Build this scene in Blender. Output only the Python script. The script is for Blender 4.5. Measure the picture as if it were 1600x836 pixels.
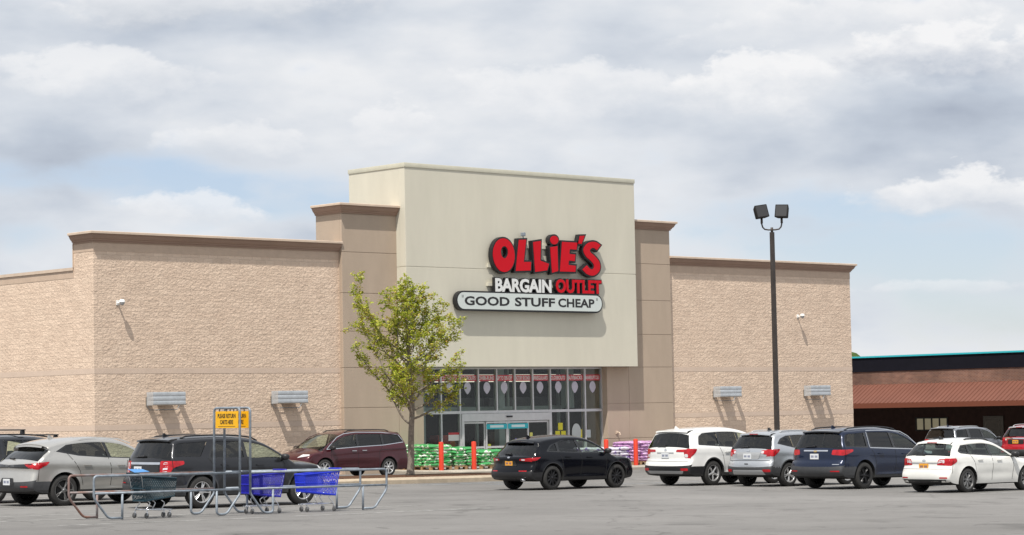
import bpy, bmesh, math, random
import numpy as np
from mathutils import Vector, Matrix, noise
from mathutils.bvhtree import BVHTree
from mathutils.geometry import delaunay_2d_cdt
R = math.radians
for o in list(bpy.data.objects): bpy.data.objects.remove(o)
SC = bpy.context.scene
COL = SC.collection
# ------------------------------------------------------------ camera, sky, sun, exposure
EYE = 2.4
YAW, PITCH, ROLL, FOC = 0.74985, 0.0601154, -0.0192845, 3760.0 / 1600 * 36
_f = Vector((math.sin(YAW)*math.cos(PITCH), math.cos(YAW)*math.cos(PITCH), math.sin(PITCH)))
_r = Vector((math.cos(YAW), -math.sin(YAW), 0)); _u = _r.cross(_f)
_r2 = math.cos(ROLL)*_r + math.sin(ROLL)*_u; _u2 = -math.sin(ROLL)*_r + math.cos(ROLL)*_u
cam = bpy.data.cameras.new('camera'); camo = bpy.data.objects.new('camera', cam); COL.objects.link(camo)
cam.lens = FOC; cam.sensor_width = 36; cam.clip_start = .5; cam.clip_end = 9000
camo.matrix_world = Matrix(((_r2.x,_u2.x,-_f.x,0),(_r2.y,_u2.y,-_f.y,0),(_r2.z,_u2.z,-_f.z,EYE),(0,0,0,1)))
SC.camera = camo
SC.view_settings.view_transform = 'Standard'; SC.view_settings.look = 'None'
SC.view_settings.gamma = 1; SC.view_settings.use_curve_mapping = False
SC.view_settings.exposure = 0.14
SC.cycles.max_bounces = 8; SC.cycles.transparent_max_bounces = 12

SUND = Vector((1.65, 1.0, -3.4)).normalized()          # the way the light travels
sl = bpy.data.lights.new('sun', 'SUN'); sl.energy = 4.6; sl.angle = R(.55); sl.color = (1, .95, .87)
so = bpy.data.objects.new('sun', sl); COL.objects.link(so)
so.rotation_euler = SUND.to_track_quat('-Z', 'Y').to_euler(); so.location = (0, 0, 60)

# blobs: (u, v, ru, rv, amp) — hundreds of photo pixels from the centre column / above the horizon
GR, DK = (.60, .65, .725), (.36, .43, .545)
CLOUD = dict(skymul=(1.12, 1.07, 1.18, 1),
  tone=[(-5.2, 6.15, 2.5, .45, -.40), (-7.0, 4.0, 2.4, .45, -.42), (7.4, 4.4, 2.0, .5, -.42), (3.0, 3.9, 2.5, .3, -.10), (-1.0, 5.6, 2.5, .6, .12), (0, 9, 30, 2.2, .10)],
  gap=[(-6.0, 3.7, 3.2, .45, .50), (6.6, 2.35, 2.8, .75, .75), (-7.8, 2.9, 1.2, .35, .5), (4.2, 3.0, 1.6, .5, .45), (-2.9, 3.2, 1.5, .45, .5), (7.6, 1.3, 2.5, .45, .5), (0, 8, 30, 2.6, -.1)],
  # (u, v, half width, half height, opacity, softness, colour of the base)
  cumulus=[(-6.4, 5.05, 1.9, .75, .62, 1.0, GR), (1.0, 4.70, 2.3, .75, .60, 1.0, GR), (-4.9, 6.35, 2.8, .55, .60, .8, (.56, .60, .66)), (5.3, 5.85, 2.6, .55, .6, .9, GR),
    (6.9, 5.15, 1.9, .80, .92, .55, DK), (3.9, 4.80, 1.6, .75, .92, .6, GR), (7.0, 3.15, 1.8, .50, .88, .7, GR), (-1.85, 4.40, .75, .45, .60, .9, GR), (-4.3, 4.15, 1.3, .42, .5, 1.1, GR),
    (-4.9, 3.15, 1.2, .40, .65, 1.0, GR), (6.9, 1.75, 2.2, .18, .4, 1.2, GR)])
W = bpy.data.worlds.new('World'); SC.world = W; W.use_nodes = True
def build_world():
    nt = W.node_tree; N = nt.nodes; L = nt.links; N.clear()
    def nd(t, **k):
        n = N.new(t)
        for a, b in k.items(): setattr(n, a, b)
        return n
    def mth(op, a, b=None, c=None, clamp=False):
        n = nd('ShaderNodeMath', operation=op); n.use_clamp = clamp
        for i, v in enumerate((a, b, c)):
            if v is None: continue
            if isinstance(v, (int, float)): n.inputs[i].default_value = v
            else: L.new(v, n.inputs[i])
        return n.outputs[0]
    sky = nd('ShaderNodeTexSky', sky_type='NISHITA'); sky.sun_disc = False
    sky.sun_elevation = math.asin(-SUND.z); sky.sun_rotation = math.atan2(-SUND.x, -SUND.y)
    sky.air_density = 1.0; sky.dust_density = .5
    tc = nd('ShaderNodeTexCoord'); sp = nd('ShaderNodeSeparateXYZ'); L.new(tc.outputs['Generated'], sp.inputs[0])
    az = mth('ARCTAN2', sp.outputs[0], sp.outputs[1])                 # azimuth from +Y
    hyp = mth('SQRT', mth('ADD', mth('MULTIPLY', sp.outputs[0], sp.outputs[0]), mth('MULTIPLY', sp.outputs[1], sp.outputs[1])))
    el = mth('ARCTAN2', sp.outputs[2], hyp)
    K = FOC/36*1600
    # the cloud sheet in azimuth / elevation, in units of 100 photo pixels at the middle of the view
    U = mth('MULTIPLY', mth('SUBTRACT', az, YAW), K/100); V = mth('MULTIPLY', el, K/100)
    def fbm(u, v, su, sv, det, rough, seed, warp=0.0, lac=2.0):
        c = nd('ShaderNodeCombineXYZ'); L.new(mth('MULTIPLY', u, su), c.inputs[0]); L.new(mth('MULTIPLY', v, sv), c.inputs[1]); c.inputs[2].default_value = seed
        n = nd('ShaderNodeTexNoise'); n.inputs['Scale'].default_value = 1; n.inputs['Detail'].default_value = det
        n.inputs['Roughness'].default_value = rough; n.inputs['Distortion'].default_value = warp; L.new(c.outputs[0], n.inputs['Vector'])
        return n.outputs[0]
    def blob(u0, v0, ru, rv, amp):
        a = mth('DIVIDE', mth('SUBTRACT', U, u0), ru); b = mth('DIVIDE', mth('SUBTRACT', V, v0), rv)
        d = mth('ADD', mth('MULTIPLY', a, a), mth('MULTIPLY', b, b))
        return mth('MULTIPLY', mth('EXPONENT', mth('MULTIPLY', d, -1.0)), amp)
    def total(lst):
        s = lst[0]
        for q in lst[1:]: s = mth('ADD', s, q)
        return s
    CL = CLOUD
    def rgb(n, i, v):
        if isinstance(v, tuple): n.inputs[i].default_value = (*v, 1)
        else: L.new(v, n.inputs[i])
    def mixc(fac, a, b):
        n = nd('ShaderNodeMix', data_type='RGBA'); n.clamp_result = False
        if isinstance(fac, (int, float)): n.inputs[0].default_value = fac
        else: L.new(fac, n.inputs[0])
        rgb(n, 6, a); rgb(n, 7, b); return n.outputs[2]
    def sstep(x, a, b):
        m = nd('ShaderNodeMapRange'); m.interpolation_type = 'SMOOTHSTEP'; L.new(x, m.inputs[0]); m.inputs[1].default_value = a; m.inputs[2].default_value = b; return m.outputs[0]
    g = .905*10
    S_ = lambda c: tuple(k*g for k in c)
    w1 = mth('SUBTRACT', fbm(U, V, .60, 1.1, 5, .58, 9.0), .5); w2 = mth('SUBTRACT', fbm(U, V, .60, 1.1, 5, .58, 39.0), .5)
    edge = mth('SUBTRACT', fbm(U, V, 1.6, 2.6, 5, .62, 5.1), .5); low = mth('SUBTRACT', fbm(U, V, .17, .42, 5, .50, 21.0), .5)
    mid = mth('SUBTRACT', fbm(U, V, .5, 1.15, 6, .5, 63.0), .5)
    # a broken grey-white sheet over a veiled blue
    skyb = nd('ShaderNodeMix', data_type='RGBA'); skyb.blend_type = 'MULTIPLY'; skyb.inputs[0].default_value = 1; skyb.clamp_result = False
    L.new(sky.outputs[0], skyb.inputs[6]); skyb.inputs[7].default_value = CLOUD['skymul']
    blue = mixc(.45, skyb.outputs[2], S_((.52, .62, .75)))
    tone = total([mth('MULTIPLY', low, 1.5), mth('MULTIPLY', mid, 1.1)]+[blob(*b) for b in CLOUD['tone']]); tone = mth('ADD', tone, .71, clamp=True)
    cr = nd('ShaderNodeValToRGB'); L.new(tone, cr.inputs[0]); e = cr.color_ramp.elements
    e[0].position = 0; e[0].color = (.40, .45, .54, 1); e[1].position = 1; e[1].color = (.86, .87, .89, 1)
    for p, c in ((.35, (.54, .595, .68)), (.65, (.69, .73, .79))): q = cr.color_ramp.elements.new(p); q.color = (*c, 1)
    sc_ = nd('ShaderNodeMix', data_type='RGBA'); sc_.blend_type = 'MULTIPLY'; sc_.inputs[0].default_value = 1; sc_.clamp_result = False
    L.new(cr.outputs[0], sc_.inputs[6]); sc_.inputs[7].default_value = (g, g, g, 1)
    gap = total([mth('MULTIPLY', mth('ADD', mid, mth('MULTIPLY', low, .8)), 1.6)]+[blob(*b) for b in CLOUD['gap']])
    col = mixc(sstep(gap, .15, .75), sc_.outputs[2], blue)
    for (u0, v0, ru, rv, op, soft, dark) in CLOUD['cumulus']:
        a = mth('ADD', mth('DIVIDE', mth('SUBTRACT', U, u0), ru), mth('MULTIPLY', w1, 2.2)); b = mth('ADD', mth('DIVIDE', mth('SUBTRACT', V, v0), rv), mth('MULTIPLY', w2, 2.3))
        bb = mth('MAXIMUM', b, mth('MULTIPLY', b, -1.7))                         # a flatter underside
        d = mth('SUBTRACT', 1.0, mth('SQRT', mth('ADD', mth('MULTIPLY', a, a), mth('MULTIPLY', bb, bb)))); d = mth('ADD', d, mth('MULTIPLY', edge, .85))
        up = sstep(b, -.35, .25); wid = mth('MULTIPLY_ADD', up, -soft*.9, soft+.12)    # soft below, crisp on the sunlit crown
        mk_ = mth('MULTIPLY', mth('SMOOTH_MIN', mth('MAXIMUM', mth('DIVIDE', d, wid), 0.0), 1.0, .3, clamp=True), op)
        sh = mth('ADD', mth('ADD', mth('MULTIPLY', b, .75), .52), mth('ADD', mth('MULTIPLY', edge, .9), mth('MULTIPLY', mid, .5)), clamp=True)
        col = mixc(mk_, col, mixc(sh, S_(dark), S_((.92, .92, .93))))
    mix = nd('ShaderNodeMix', data_type='RGBA'); mix.inputs[0].default_value = 1; mix.clamp_result = False; L.new(col, mix.inputs[7])
    bg = nd('ShaderNodeBackground'); L.new(mix.outputs[2], bg.inputs[0]); bg.inputs[1].default_value = .1
    out = nd('ShaderNodeOutputWorld'); L.new(bg.outputs[0], out.inputs[0])
build_world()

# ------------------------------------------------------------ helpers
def G(x, y): return EYE - 1.9948851 - .0108184*x + .0049007*y      # the lot falls gently to the east
TX, TY = math.atan(.0049007), math.atan(.0108184)
def tag(o, label=None, cat=None, group=None, kind=None):
    if label: o['label'] = label
    if cat: o['category'] = cat
    if group: o['group'] = group
    if kind: o['kind'] = kind
    return o
def empty(name, loc=(0,0,0), rz=0, tilt=False, parent=None):
    o = bpy.data.objects.new(name, None); COL.objects.link(o); o.location = loc; o.empty_display_size = .2
    if tilt:
        s = math.cos(rz); o.rotation_euler = (TX*s, TY*s, rz)
    else: o.rotation_euler = (0, 0, rz)
    if parent: o.parent = parent
    return o
def meshobj(name, verts, faces, mat, parent=None, smooth=False, weld=False, angle=None):
    me = bpy.data.meshes.new(name); me.from_pydata([tuple(map(float, v)) for v in verts], [], [list(f) for f in faces])
    if weld:
        b = bmesh.new(); b.from_mesh(me); bmesh.ops.remove_doubles(b, verts=b.verts, dist=2e-4); b.to_mesh(me); b.free()
    me.materials.append(mat)
    if smooth or angle is not None:
        for p in me.polygons: p.use_smooth = True
        if angle is not None: me.set_sharp_from_angle(angle=R(angle))
    o = bpy.data.objects.new(name, me); COL.objects.link(o)
    if parent: o.parent = parent
    return o
class MB:
    def __init__(s): s.v = []; s.f = []
    def add(s, vs, fs):
        k = len(s.v); s.v += [tuple(v) for v in vs]; s.f += [[i+k for i in f] for f in fs]; return s
    def box(s, x0, x1, y0, y1, z0, z1):
        return s.add([(x0,y0,z0),(x1,y0,z0),(x1,y1,z0),(x0,y1,z0),(x0,y0,z1),(x1,y0,z1),(x1,y1,z1),(x0,y1,z1)],
                     [(0,3,2,1),(4,5,6,7),(0,1,5,4),(1,2,6,5),(2,3,7,6),(3,0,4,7)])
    def rbox(s, x0, x1, y0, y1, z0, z1, b=.01):           # bevelled box
        bm = bmesh.new(); bmesh.ops.create_cube(bm, size=1)
        for v in bm.verts: v.co = Vector(((x0+x1)/2+v.co.x*(x1-x0), (y0+y1)/2+v.co.y*(y1-y0), (z0+z1)/2+v.co.z*(z1-z0)))
        bmesh.ops.bevel(bm, geom=bm.edges[:], offset=b, segments=2, profile=.6, affect='EDGES')
        s.addbm(bm); return s
    def addbm(s, bm, M=None):
        bm.verts.index_update(); vs = [(M @ v.co) if M else v.co.copy() for v in bm.verts]
        s.add(vs, [[v.index for v in f.verts] for f in bm.faces]); bm.free(); return s
    def tube(s, pts, r, n=8, cap=True, closed=False):
        pts = [Vector(p) for p in pts]; rr = r if isinstance(r, (list, tuple)) else [r]*len(pts)
        k = len(s.v); m = len(pts); up = None
        for i, p in enumerate(pts):
            if closed: t = pts[(i+1) % m]-pts[i-1]
            else: t = pts[min(i+1, m-1)]-pts[max(i-1, 0)]
            t.normalize()
            if up is None: up = Vector((0,0,1)) if abs(t.z) < .9 else Vector((1,0,0))
            a = up - t*up.dot(t)
            if a.length < 1e-5: a = t.orthogonal()
            a.normalize(); b = t.cross(a); up = a
            for j in range(n):
                th = 2*math.pi*j/n; s.v.append(tuple(p + (a*math.cos(th)+b*math.sin(th))*rr[i]))
        for i in range(m if closed else m-1):
            for j in range(n):
                i2 = (i+1) % m
                s.f.append([k+i*n+j, k+i*n+(j+1) % n, k+i2*n+(j+1) % n, k+i2*n+j])
        if cap and not closed: s.f.append([k+j for j in range(n)][::-1]); s.f.append([k+(m-1)*n+j for j in range(n)])
        return s
    def lathe(s, prof, n=32, axis='z', c=(0,0,0)):
        k = len(s.v); m = len(prof)
        for j in range(n):
            th = 2*math.pi*j/n; a, b = math.cos(th), math.sin(th)
            for r_, h in prof:
                p = (r_*a, r_*b, h) if axis == 'z' else (r_*a, h, r_*b)
                s.v.append((p[0]+c[0], p[1]+c[1], p[2]+c[2]))
        for j in range(n):
            j2 = (j+1) % n
            for i in range(m-1): s.f.append([k+j*m+i, k+j2*m+i, k+j2*m+i+1, k+j*m+i+1])
        return s
    def prism(s, poly, y0, y1, plane='xz', M=None):        # poly in the plane, extruded along the third axis
        n = len(poly); P = lambda a, b, h: {'xz': (a, h, b), 'yz': (h, a, b), 'xy': (a, b, h)}[plane]
        k = [P(a, b, y0) for a, b in poly]+[P(a, b, y1) for a, b in poly]
        if M: k = [tuple(M @ Vector(q)) for q in k]
        tri = cdt_fill(poly)
        f = [list(t) for t in tri]+[[i+n for i in t[::-1]] for t in tri]+[[i, (i+1) % n, (i+1) % n+n, i+n] for i in range(n)]
        return s.add(k, f)
    def build(s, name, mat, parent=None, smooth=False, angle=None, weld=False):
        return meshobj(name, s.v, s.f, mat, parent, smooth, weld, angle)
def inpoly(pts, poly):
    pts = np.asarray(pts); poly = np.asarray(poly); x, y = pts[:,0], pts[:,1]; r = np.zeros(len(pts), bool)
    for i in range(len(poly)):
        x1, y1 = poly[i]; x2, y2 = poly[i-1]
        c = ((y1 > y) != (y2 > y)) & (x < (x2-x1)*(y-y1)/((y2-y1) if y2 != y1 else 1e-12)+x1)
        r ^= c
    return r
def cdt_fill(poly):
    n = len(poly)
    r = delaunay_2d_cdt([Vector(p) for p in poly], [(i, (i+1) % n) for i in range(n)], [], 0, 1e-6)
    V, F, ov = r[0], r[2], r[3]
    back = [o[0] if o else -1 for o in ov]
    cen = [((V[f[0]]+V[f[1]]+V[f[2]])/3)[:] for f in F]
    ins = inpoly(cen, poly)
    return [[back[i] for i in f] for f, k in zip(F, ins) if k and min(back[i] for i in f) >= 0]

MATS = {}
def mat(name, col, rough=.6, metal=0, coat=0, var=0, vscale=3., bump=0, bscale=20., spec=.5, emit=None, backdark=False, col2=None, stretch=None):
    if name in MATS: return MATS[name]
    m = bpy.data.materials.new(name); m.use_nodes = True; nt = m.node_tree; N = nt.nodes; L = nt.links
    b = N['Principled BSDF']; b.inputs['Base Color'].default_value = (*col, 1); b.inputs['Roughness'].default_value = rough
    b.inputs['Metallic'].default_value = metal; b.inputs['Coat Weight'].default_value = coat; b.inputs['Coat Roughness'].default_value = .04
    b.inputs['Specular IOR Level'].default_value = spec
    tc = N.new('ShaderNodeTexCoord'); vec = tc.outputs['Object']
    if stretch:
        mp = N.new('ShaderNodeMapping'); mp.inputs['Scale'].default_value = stretch; L.new(vec, mp.inputs[0]); vec = mp.outputs[0]
    if var or col2:
        n = N.new('ShaderNodeTexNoise'); n.inputs['Scale'].default_value = vscale; n.inputs['Detail'].default_value = 5; n.inputs['Roughness'].default_value = .6
        L.new(vec, n.inputs['Vector'])
        r = N.new('ShaderNodeValToRGB'); L.new(n.outputs[0], r.inputs[0])
        c2 = col2 if col2 else tuple(c*(1-var) for c in col); c1 = col if col2 else tuple(min(1, c*(1+var)) for c in col)
        r.color_ramp.elements[0].position = .32; r.color_ramp.elements[0].color = (*c2, 1)
        r.color_ramp.elements[1].position = .68; r.color_ramp.elements[1].color = (*c1, 1)
        L.new(r.outputs[0], b.inputs['Base Color'])
    if bump:
        n = N.new('ShaderNodeTexNoise'); n.inputs['Scale'].default_value = bscale; n.inputs['Detail'].default_value = 4
        L.new(vec, n.inputs['Vector']); bp = N.new('ShaderNodeBump'); bp.inputs['Strength'].default_value = 1; bp.inputs['Distance'].default_value = bump
        L.new(n.outputs[0], bp.inputs['Height']); L.new(bp.outputs[0], b.inputs['Normal'])
    if emit: b.inputs['Emission Color'].default_value = (*emit[:3], 1); b.inputs['Emission Strength'].default_value = emit[3]
    if backdark:                                    # the unpainted inside of a shell
        d = N.new('ShaderNodeBsdfDiffuse'); d.inputs[0].default_value = (.03, .03, .03, 1)
        g = N.new('ShaderNodeNewGeometry'); mx = N.new('ShaderNodeMixShader')
        L.new(g.outputs['Backfacing'], mx.inputs[0]); L.new(b.outputs[0], mx.inputs[1]); L.new(d.outputs[0], mx.inputs[2])
        L.new(mx.outputs[0], N['Material Output'].inputs[0])
    MATS[name] = m; return m
def glassmat(name, tint, refl=.06, rough=.02):
    if name in MATS: return MATS[name]
    m = bpy.data.materials.new(name); m.use_nodes = True; nt = m.node_tree; N = nt.nodes; L = nt.links; N.clear()
    t = N.new('ShaderNodeBsdfTransparent'); t.inputs[0].default_value = (*tint, 1)
    g = N.new('ShaderNodeBsdfGlossy'); g.inputs['Roughness'].default_value = rough; g.inputs[0].default_value = (1,1,1,1)
    ge = N.new('ShaderNodeNewGeometry'); dt = N.new('ShaderNodeVectorMath'); dt.operation = 'DOT_PRODUCT'; L.new(ge.outputs['Normal'], dt.inputs[0]); L.new(ge.outputs['Incoming'], dt.inputs[1])
    ab = N.new('ShaderNodeMath'); ab.operation = 'ABSOLUTE'; L.new(dt.outputs['Value'], ab.inputs[0])
    f = N.new('ShaderNodeMath'); f.operation = 'SUBTRACT'; f.inputs[0].default_value = 1; L.new(ab.outputs[0], f.inputs[1])
    f5 = N.new('ShaderNodeMath'); f5.operation = 'POWER'; L.new(f.outputs[0], f5.inputs[0]); f5.inputs[1].default_value = 5
    a = N.new('ShaderNodeMath'); a.operation = 'MULTIPLY_ADD'; a.inputs[1].default_value = .95; a.inputs[2].default_value = refl; a.use_clamp = True
    mx = N.new('ShaderNodeMixShader'); o = N.new('ShaderNodeOutputMaterial')
    L.new(f5.outputs[0], a.inputs[0]); L.new(a.outputs[0], mx.inputs[0]); L.new(t.outputs[0], mx.inputs[1]); L.new(g.outputs[0], mx.inputs[2]); L.new(mx.outputs[0], o.inputs[0])
    MATS[name] = m; return m

def stone_mat():
    m = bpy.data.materials.new('split_face_block'); m.use_nodes = True; nt = m.node_tree; N = nt.nodes; L = nt.links; b = N['Principled BSDF']
    b.inputs['Roughness'].default_value = .92; b.inputs['Specular IOR Level'].default_value = .15
    g = N.new('ShaderNodeTexCoord'); s = N.new('ShaderNodeSeparateXYZ'); L.new(g.outputs['Object'], s.inputs[0])
    ad = N.new('ShaderNodeMath'); L.new(s.outputs[0], ad.inputs[0]); L.new(s.outputs[1], ad.inputs[1])
    c = N.new('ShaderNodeCombineXYZ'); L.new(ad.outputs[0], c.inputs[0]); L.new(s.outputs[2], c.inputs[1])
    br = N.new('ShaderNodeTexBrick'); L.new(c.outputs[0], br.inputs['Vector'])
    br.inputs['Scale'].default_value = 1; br.inputs['Brick Width'].default_value = .4064; br.inputs['Row Height'].default_value = .2032
    br.inputs['Mortar Size'].default_value = .009; br.inputs['Mortar Smooth'].default_value = .4; br.inputs['Bias'].default_value = 0
    br.inputs['Color1'].default_value = (.71, .558, .438, 1); br.inputs['Color2'].default_value = (.645, .50, .39, 1); br.inputs['Mortar'].default_value = (.56, .44, .345, 1)
    mp = N.new('ShaderNodeMapping'); mp.inputs['Scale'].default_value = (1, 1, 1); L.new(c.outputs[0], mp.inputs[0])
    b2 = N.new('ShaderNodeTexBrick'); L.new(c.outputs[0], b2.inputs['Vector'])           # a random number for every block
    for k_, v_ in (('Scale', 1), ('Brick Width', .4064), ('Row Height', .2032), ('Mortar Size', 0), ('Bias', 0)): b2.inputs[k_].default_value = v_
    b2.inputs['Color1'].default_value = (0, 0, 0, 1); b2.inputs['Color2'].default_value = (1, 1, 1, 1)
    va = N.new('ShaderNodeVectorMath'); va.operation = 'MULTIPLY_ADD'; L.new(b2.outputs['Color'], va.inputs[0]); va.inputs[1].default_value = (7.3, 3.1, 5.7); L.new(mp.outputs[0], va.inputs[2])
    mp.inputs['Scale'].default_value = (.85, 1.2, 1)
    n1 = N.new('ShaderNodeTexNoise'); n1.inputs['Scale'].default_value = 7.5; n1.inputs['Detail'].default_value = 6; n1.inputs['Roughness'].default_value = .62; L.new(va.outputs[0], n1.inputs['Vector'])
    vo = N.new('ShaderNodeTexVoronoi'); vo.inputs['Scale'].default_value = 11; L.new(va.outputs[0], vo.inputs['Vector']); vo.feature = 'F1'
    h1 = N.new('ShaderNodeMath'); h1.operation = 'MULTIPLY'; L.new(n1.outputs[0], h1.inputs[0]); h1.inputs[1].default_value = .115
    h2 = N.new('ShaderNodeMath'); h2.operation = 'MULTIPLY_ADD'; L.new(vo.outputs[0], h2.inputs[0]); h2.inputs[1].default_value = -.03; L.new(h1.outputs[0], h2.inputs[2])
    h3 = N.new('ShaderNodeMath'); h3.operation = 'MULTIPLY_ADD'; L.new(br.outputs['Fac'], h3.inputs[0]); h3.inputs[1].default_value = -.018; L.new(h2.outputs[0], h3.inputs[2])
    bp = N.new('ShaderNodeBump'); bp.inputs['Distance'].default_value = 1; bp.inputs['Strength'].default_value = .38; L.new(h3.outputs[0], bp.inputs['Height']); L.new(bp.outputs[0], b.inputs['Normal'])
    n2 = N.new('ShaderNodeTexNoise'); n2.inputs['Scale'].default_value = 1.3; n2.inputs['Detail'].default_value = 6; L.new(c.outputs[0], n2.inputs['Vector'])
    mr = N.new('ShaderNodeMapRange'); L.new(n2.outputs[0], mr.inputs[0]); mr.inputs[3].default_value = .87; mr.inputs[4].default_value = 1.12
    mx = N.new('ShaderNodeMix'); mx.data_type = 'RGBA'; mx.blend_type = 'MULTIPLY'; mx.inputs[0].default_value = 1
    L.new(br.outputs['Color'], mx.inputs[6]); L.new(mr.outputs[0], mx.inputs[7]); L.new(mx.outputs[2], b.inputs['Base Color'])
    return m
STONE = stone_mat()
M_band = mat('smooth_block', (.60, .475, .385), .85, var=.04, vscale=2, bump=.002, bscale=60, spec=.2)
M_corn = mat('cornice_stucco', (.315, .215, .165), .85, var=.06, vscale=1.2, bump=.002, bscale=40, spec=.2)
M_lip = mat('cornice_cap', (.58, .46, .36), .55, var=.08, vscale=2)
M_pil = mat('pilaster_stucco', (.43, .345, .27), .9, var=.055, vscale=1.1, stretch=(1, 1, .3), bump=.0025, bscale=90, spec=.2)
M_tower = mat('tower_stucco', (.615, .585, .49), .9, var=.045, vscale=1.0, stretch=(1, 1, .22), bump=.0025, bscale=90, spec=.2)
M_cope = mat('tower_coping', (.55, .53, .43), .5, var=.05)
M_alu = mat('aluminium_frame', (.56, .56, .57), .35, metal=.35, var=.06, vscale=4)
M_galv = mat('galvanised_steel', (.235, .27, .31), .55, metal=.3, var=.25, vscale=9)
M_rust = mat('galvanised_rusting', (.26, .27, .285), .6, metal=.25, col2=(.22, .085, .045), vscale=2.2)
M_dark = mat('dark_metal', (.055, .045, .04), .5, metal=.3, var=.2, vscale=5)
M_black = mat('black_plastic', (.016, .016, .018), .45, var=.15, vscale=8)
M_blackg = mat('black_gloss', (.008, .008, .009), .12, coat=.6)
M_rubber = mat('tyre_rubber', (.028, .027, .026), .8, var=.25, vscale=14, bump=.002, bscale=60)
M_chrome = mat('chrome', (.75, .76, .78), .12, metal=1)
M_under = mat('underbody', (.012, .012, .012), .8)
M_trim = mat('grey_trim', (.05, .052, .056), .55, var=.12, vscale=6)
M_redl = mat('tail_lamp_red', (.40, .006, .012), .2, coat=.4, spec=.4, var=.25, vscale=9)
M_clearl = mat('lamp_clear', (.62, .62, .64), .12, coat=1)
M_white = mat('white_sheet', (.78, .78, .76), .6)
M_seat = mat('car_seat', (.09, .085, .08), .8, var=.2, vscale=20)
M_glass_dark = glassmat('privacy_glass', (.07, .075, .08), .06)
M_glass_clear = glassmat('car_glass', (.74, .84, .77), .06)
M_glass_shop = glassmat('shop_glass', (.93, .955, .945), .022)
CARS = True
# ------------------------------------------------------------ ground
def asphalt_mat():
    m = bpy.data.materials.new('asphalt'); m.use_nodes = True; nt = m.node_tree; N = nt.nodes; L = nt.links; b = N['Principled BSDF']
    b.inputs['Roughness'].default_value = .88; b.inputs['Specular IOR Level'].default_value = .25
    g = N.new('ShaderNodeTexCoord'); mp = N.new('ShaderNodeMapping'); L.new(g.outputs['Object'], mp.inputs[0]); mp.inputs['Scale'].default_value = (.5, .5, 1)
    def nz(s, d, r=.55, v=mp.outputs[0], dist=0):
        n = N.new('ShaderNodeTexNoise'); n.inputs['Scale'].default_value = s; n.inputs['Detail'].default_value = d; n.inputs['Roughness'].default_value = r; n.inputs['Distortion'].default_value = dist
        L.new(v, n.inputs['Vector']); return n.outputs[0]
    big = nz(.09, 4, .6, dist=.6); mid = nz(.9, 5, .65); fine = nz(60, 3, .7, g.outputs['Object'])
    def mr(x, a, b_, lo, hi):
        n = N.new('ShaderNodeMapRange'); L.new(x, n.inputs[0]); n.inputs[1].default_value = a; n.inputs[2].default_value = b_; n.inputs[3].default_value = lo; n.inputs[4].default_value = hi; return n.outputs[0]
    def mul(a, c):
        n = N.new('ShaderNodeMath'); n.operation = 'MULTIPLY'; L.new(a, n.inputs[0]); L.new(c, n.inputs[1]); return n.outputs[0]
    v = mul(mul(mr(big, .35, .65, .84, 1.12), mr(mid, .3, .7, .90, 1.08)), mr(fine, .25, .75, .68, 1.30))
    # sealed cracks and wheel polish
    wv = N.new('ShaderNodeTexVoronoi'); wv.feature = 'DISTANCE_TO_EDGE'; wv.inputs['Scale'].default_value = .12
    nd_ = N.new('ShaderNodeTexNoise'); nd_.inputs['Scale'].default_value = .35; nd_.inputs['Detail'].default_value = 6; L.new(g.outputs['Object'], nd_.inputs['Vector'])
    va = N.new('ShaderNodeVectorMath'); va.operation = 'MULTIPLY_ADD'; L.new(nd_.outputs['Color'], va.inputs[0]); va.inputs[1].default_value = (3.5, 3.5, 0); L.new(g.outputs['Object'], va.inputs[2])
    L.new(va.outputs[0], wv.inputs['Vector'])
    v = mul(v, mr(wv.outputs[0], .002, .006, .74, 1.0))
    sp = nz(2.3, 2, .5, g.outputs['Object']); v = mul(v, mr(sp, .66, .72, 1.0, .72)); oil = nz(.55, 3, .5, g.outputs['Object'], .4); v = mul(v, mr(oil, .60, .70, 1.0, .74)); pat = nz(.16, 1, .3, g.outputs['Object']); v = mul(v, mr(pat, .56, .57, 1.0, 1.05))
    c = N.new('ShaderNodeCombineColor')
    for i, k in enumerate(ASPH):
        q = N.new('ShaderNodeMath'); q.operation = 'MULTIPLY'; L.new(v, q.inputs[0]); q.inputs[1].default_value = k; L.new(q.outputs[0], c.inputs[i])
    L.new(c.outputs[0], b.inputs['Base Color'])
    bp = N.new('ShaderNodeBump'); bp.inputs['Distance'].default_value = .006; bp.inputs['Strength'].default_value = 1; L.new(fine, bp.inputs['Height']); L.new(bp.outputs[0], b.inputs['Normal'])
    return m
ASPH = (.19, .184, .178)
M_asph = asphalt_mat()
def sheet(x0, x1, y0, y1, nx=1, ny=1, dz=0):
    vs = [(x0+(x1-x0)*i/nx, y0+(y1-y0)*j/ny) for j in range(ny+1) for i in range(nx+1)]
    return [(x, y, G(x, y)+dz) for x, y in vs], [[j*(nx+1)+i, j*(nx+1)+i+1, (j+1)*(nx+1)+i+1, (j+1)*(nx+1)+i] for j in range(ny) for i in range(nx)]
v, f = sheet(-1500, 1500, -1500, 1500, 4, 4)
tag(meshobj('parking_lot_ground', v, f, M_asph), kind='structure')
M_conc = mat('concrete', (.37, .34, .29), .9, var=.12, vscale=1.5, bump=.003, bscale=60, spec=.2)
M_curb = mat('curb_concrete', (.42, .35, .265), .9, var=.16, vscale=2.5, bump=.004, bscale=40, spec=.2)
M_mulch = mat('mulch', (.10, .055, .035), .95, var=.4, vscale=14, bump=.03, bscale=25, spec=.1)
M_paint = mat('worn_road_paint', (.50, .50, .48), .8, col2=(.19, .185, .18), vscale=3.5)
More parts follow.
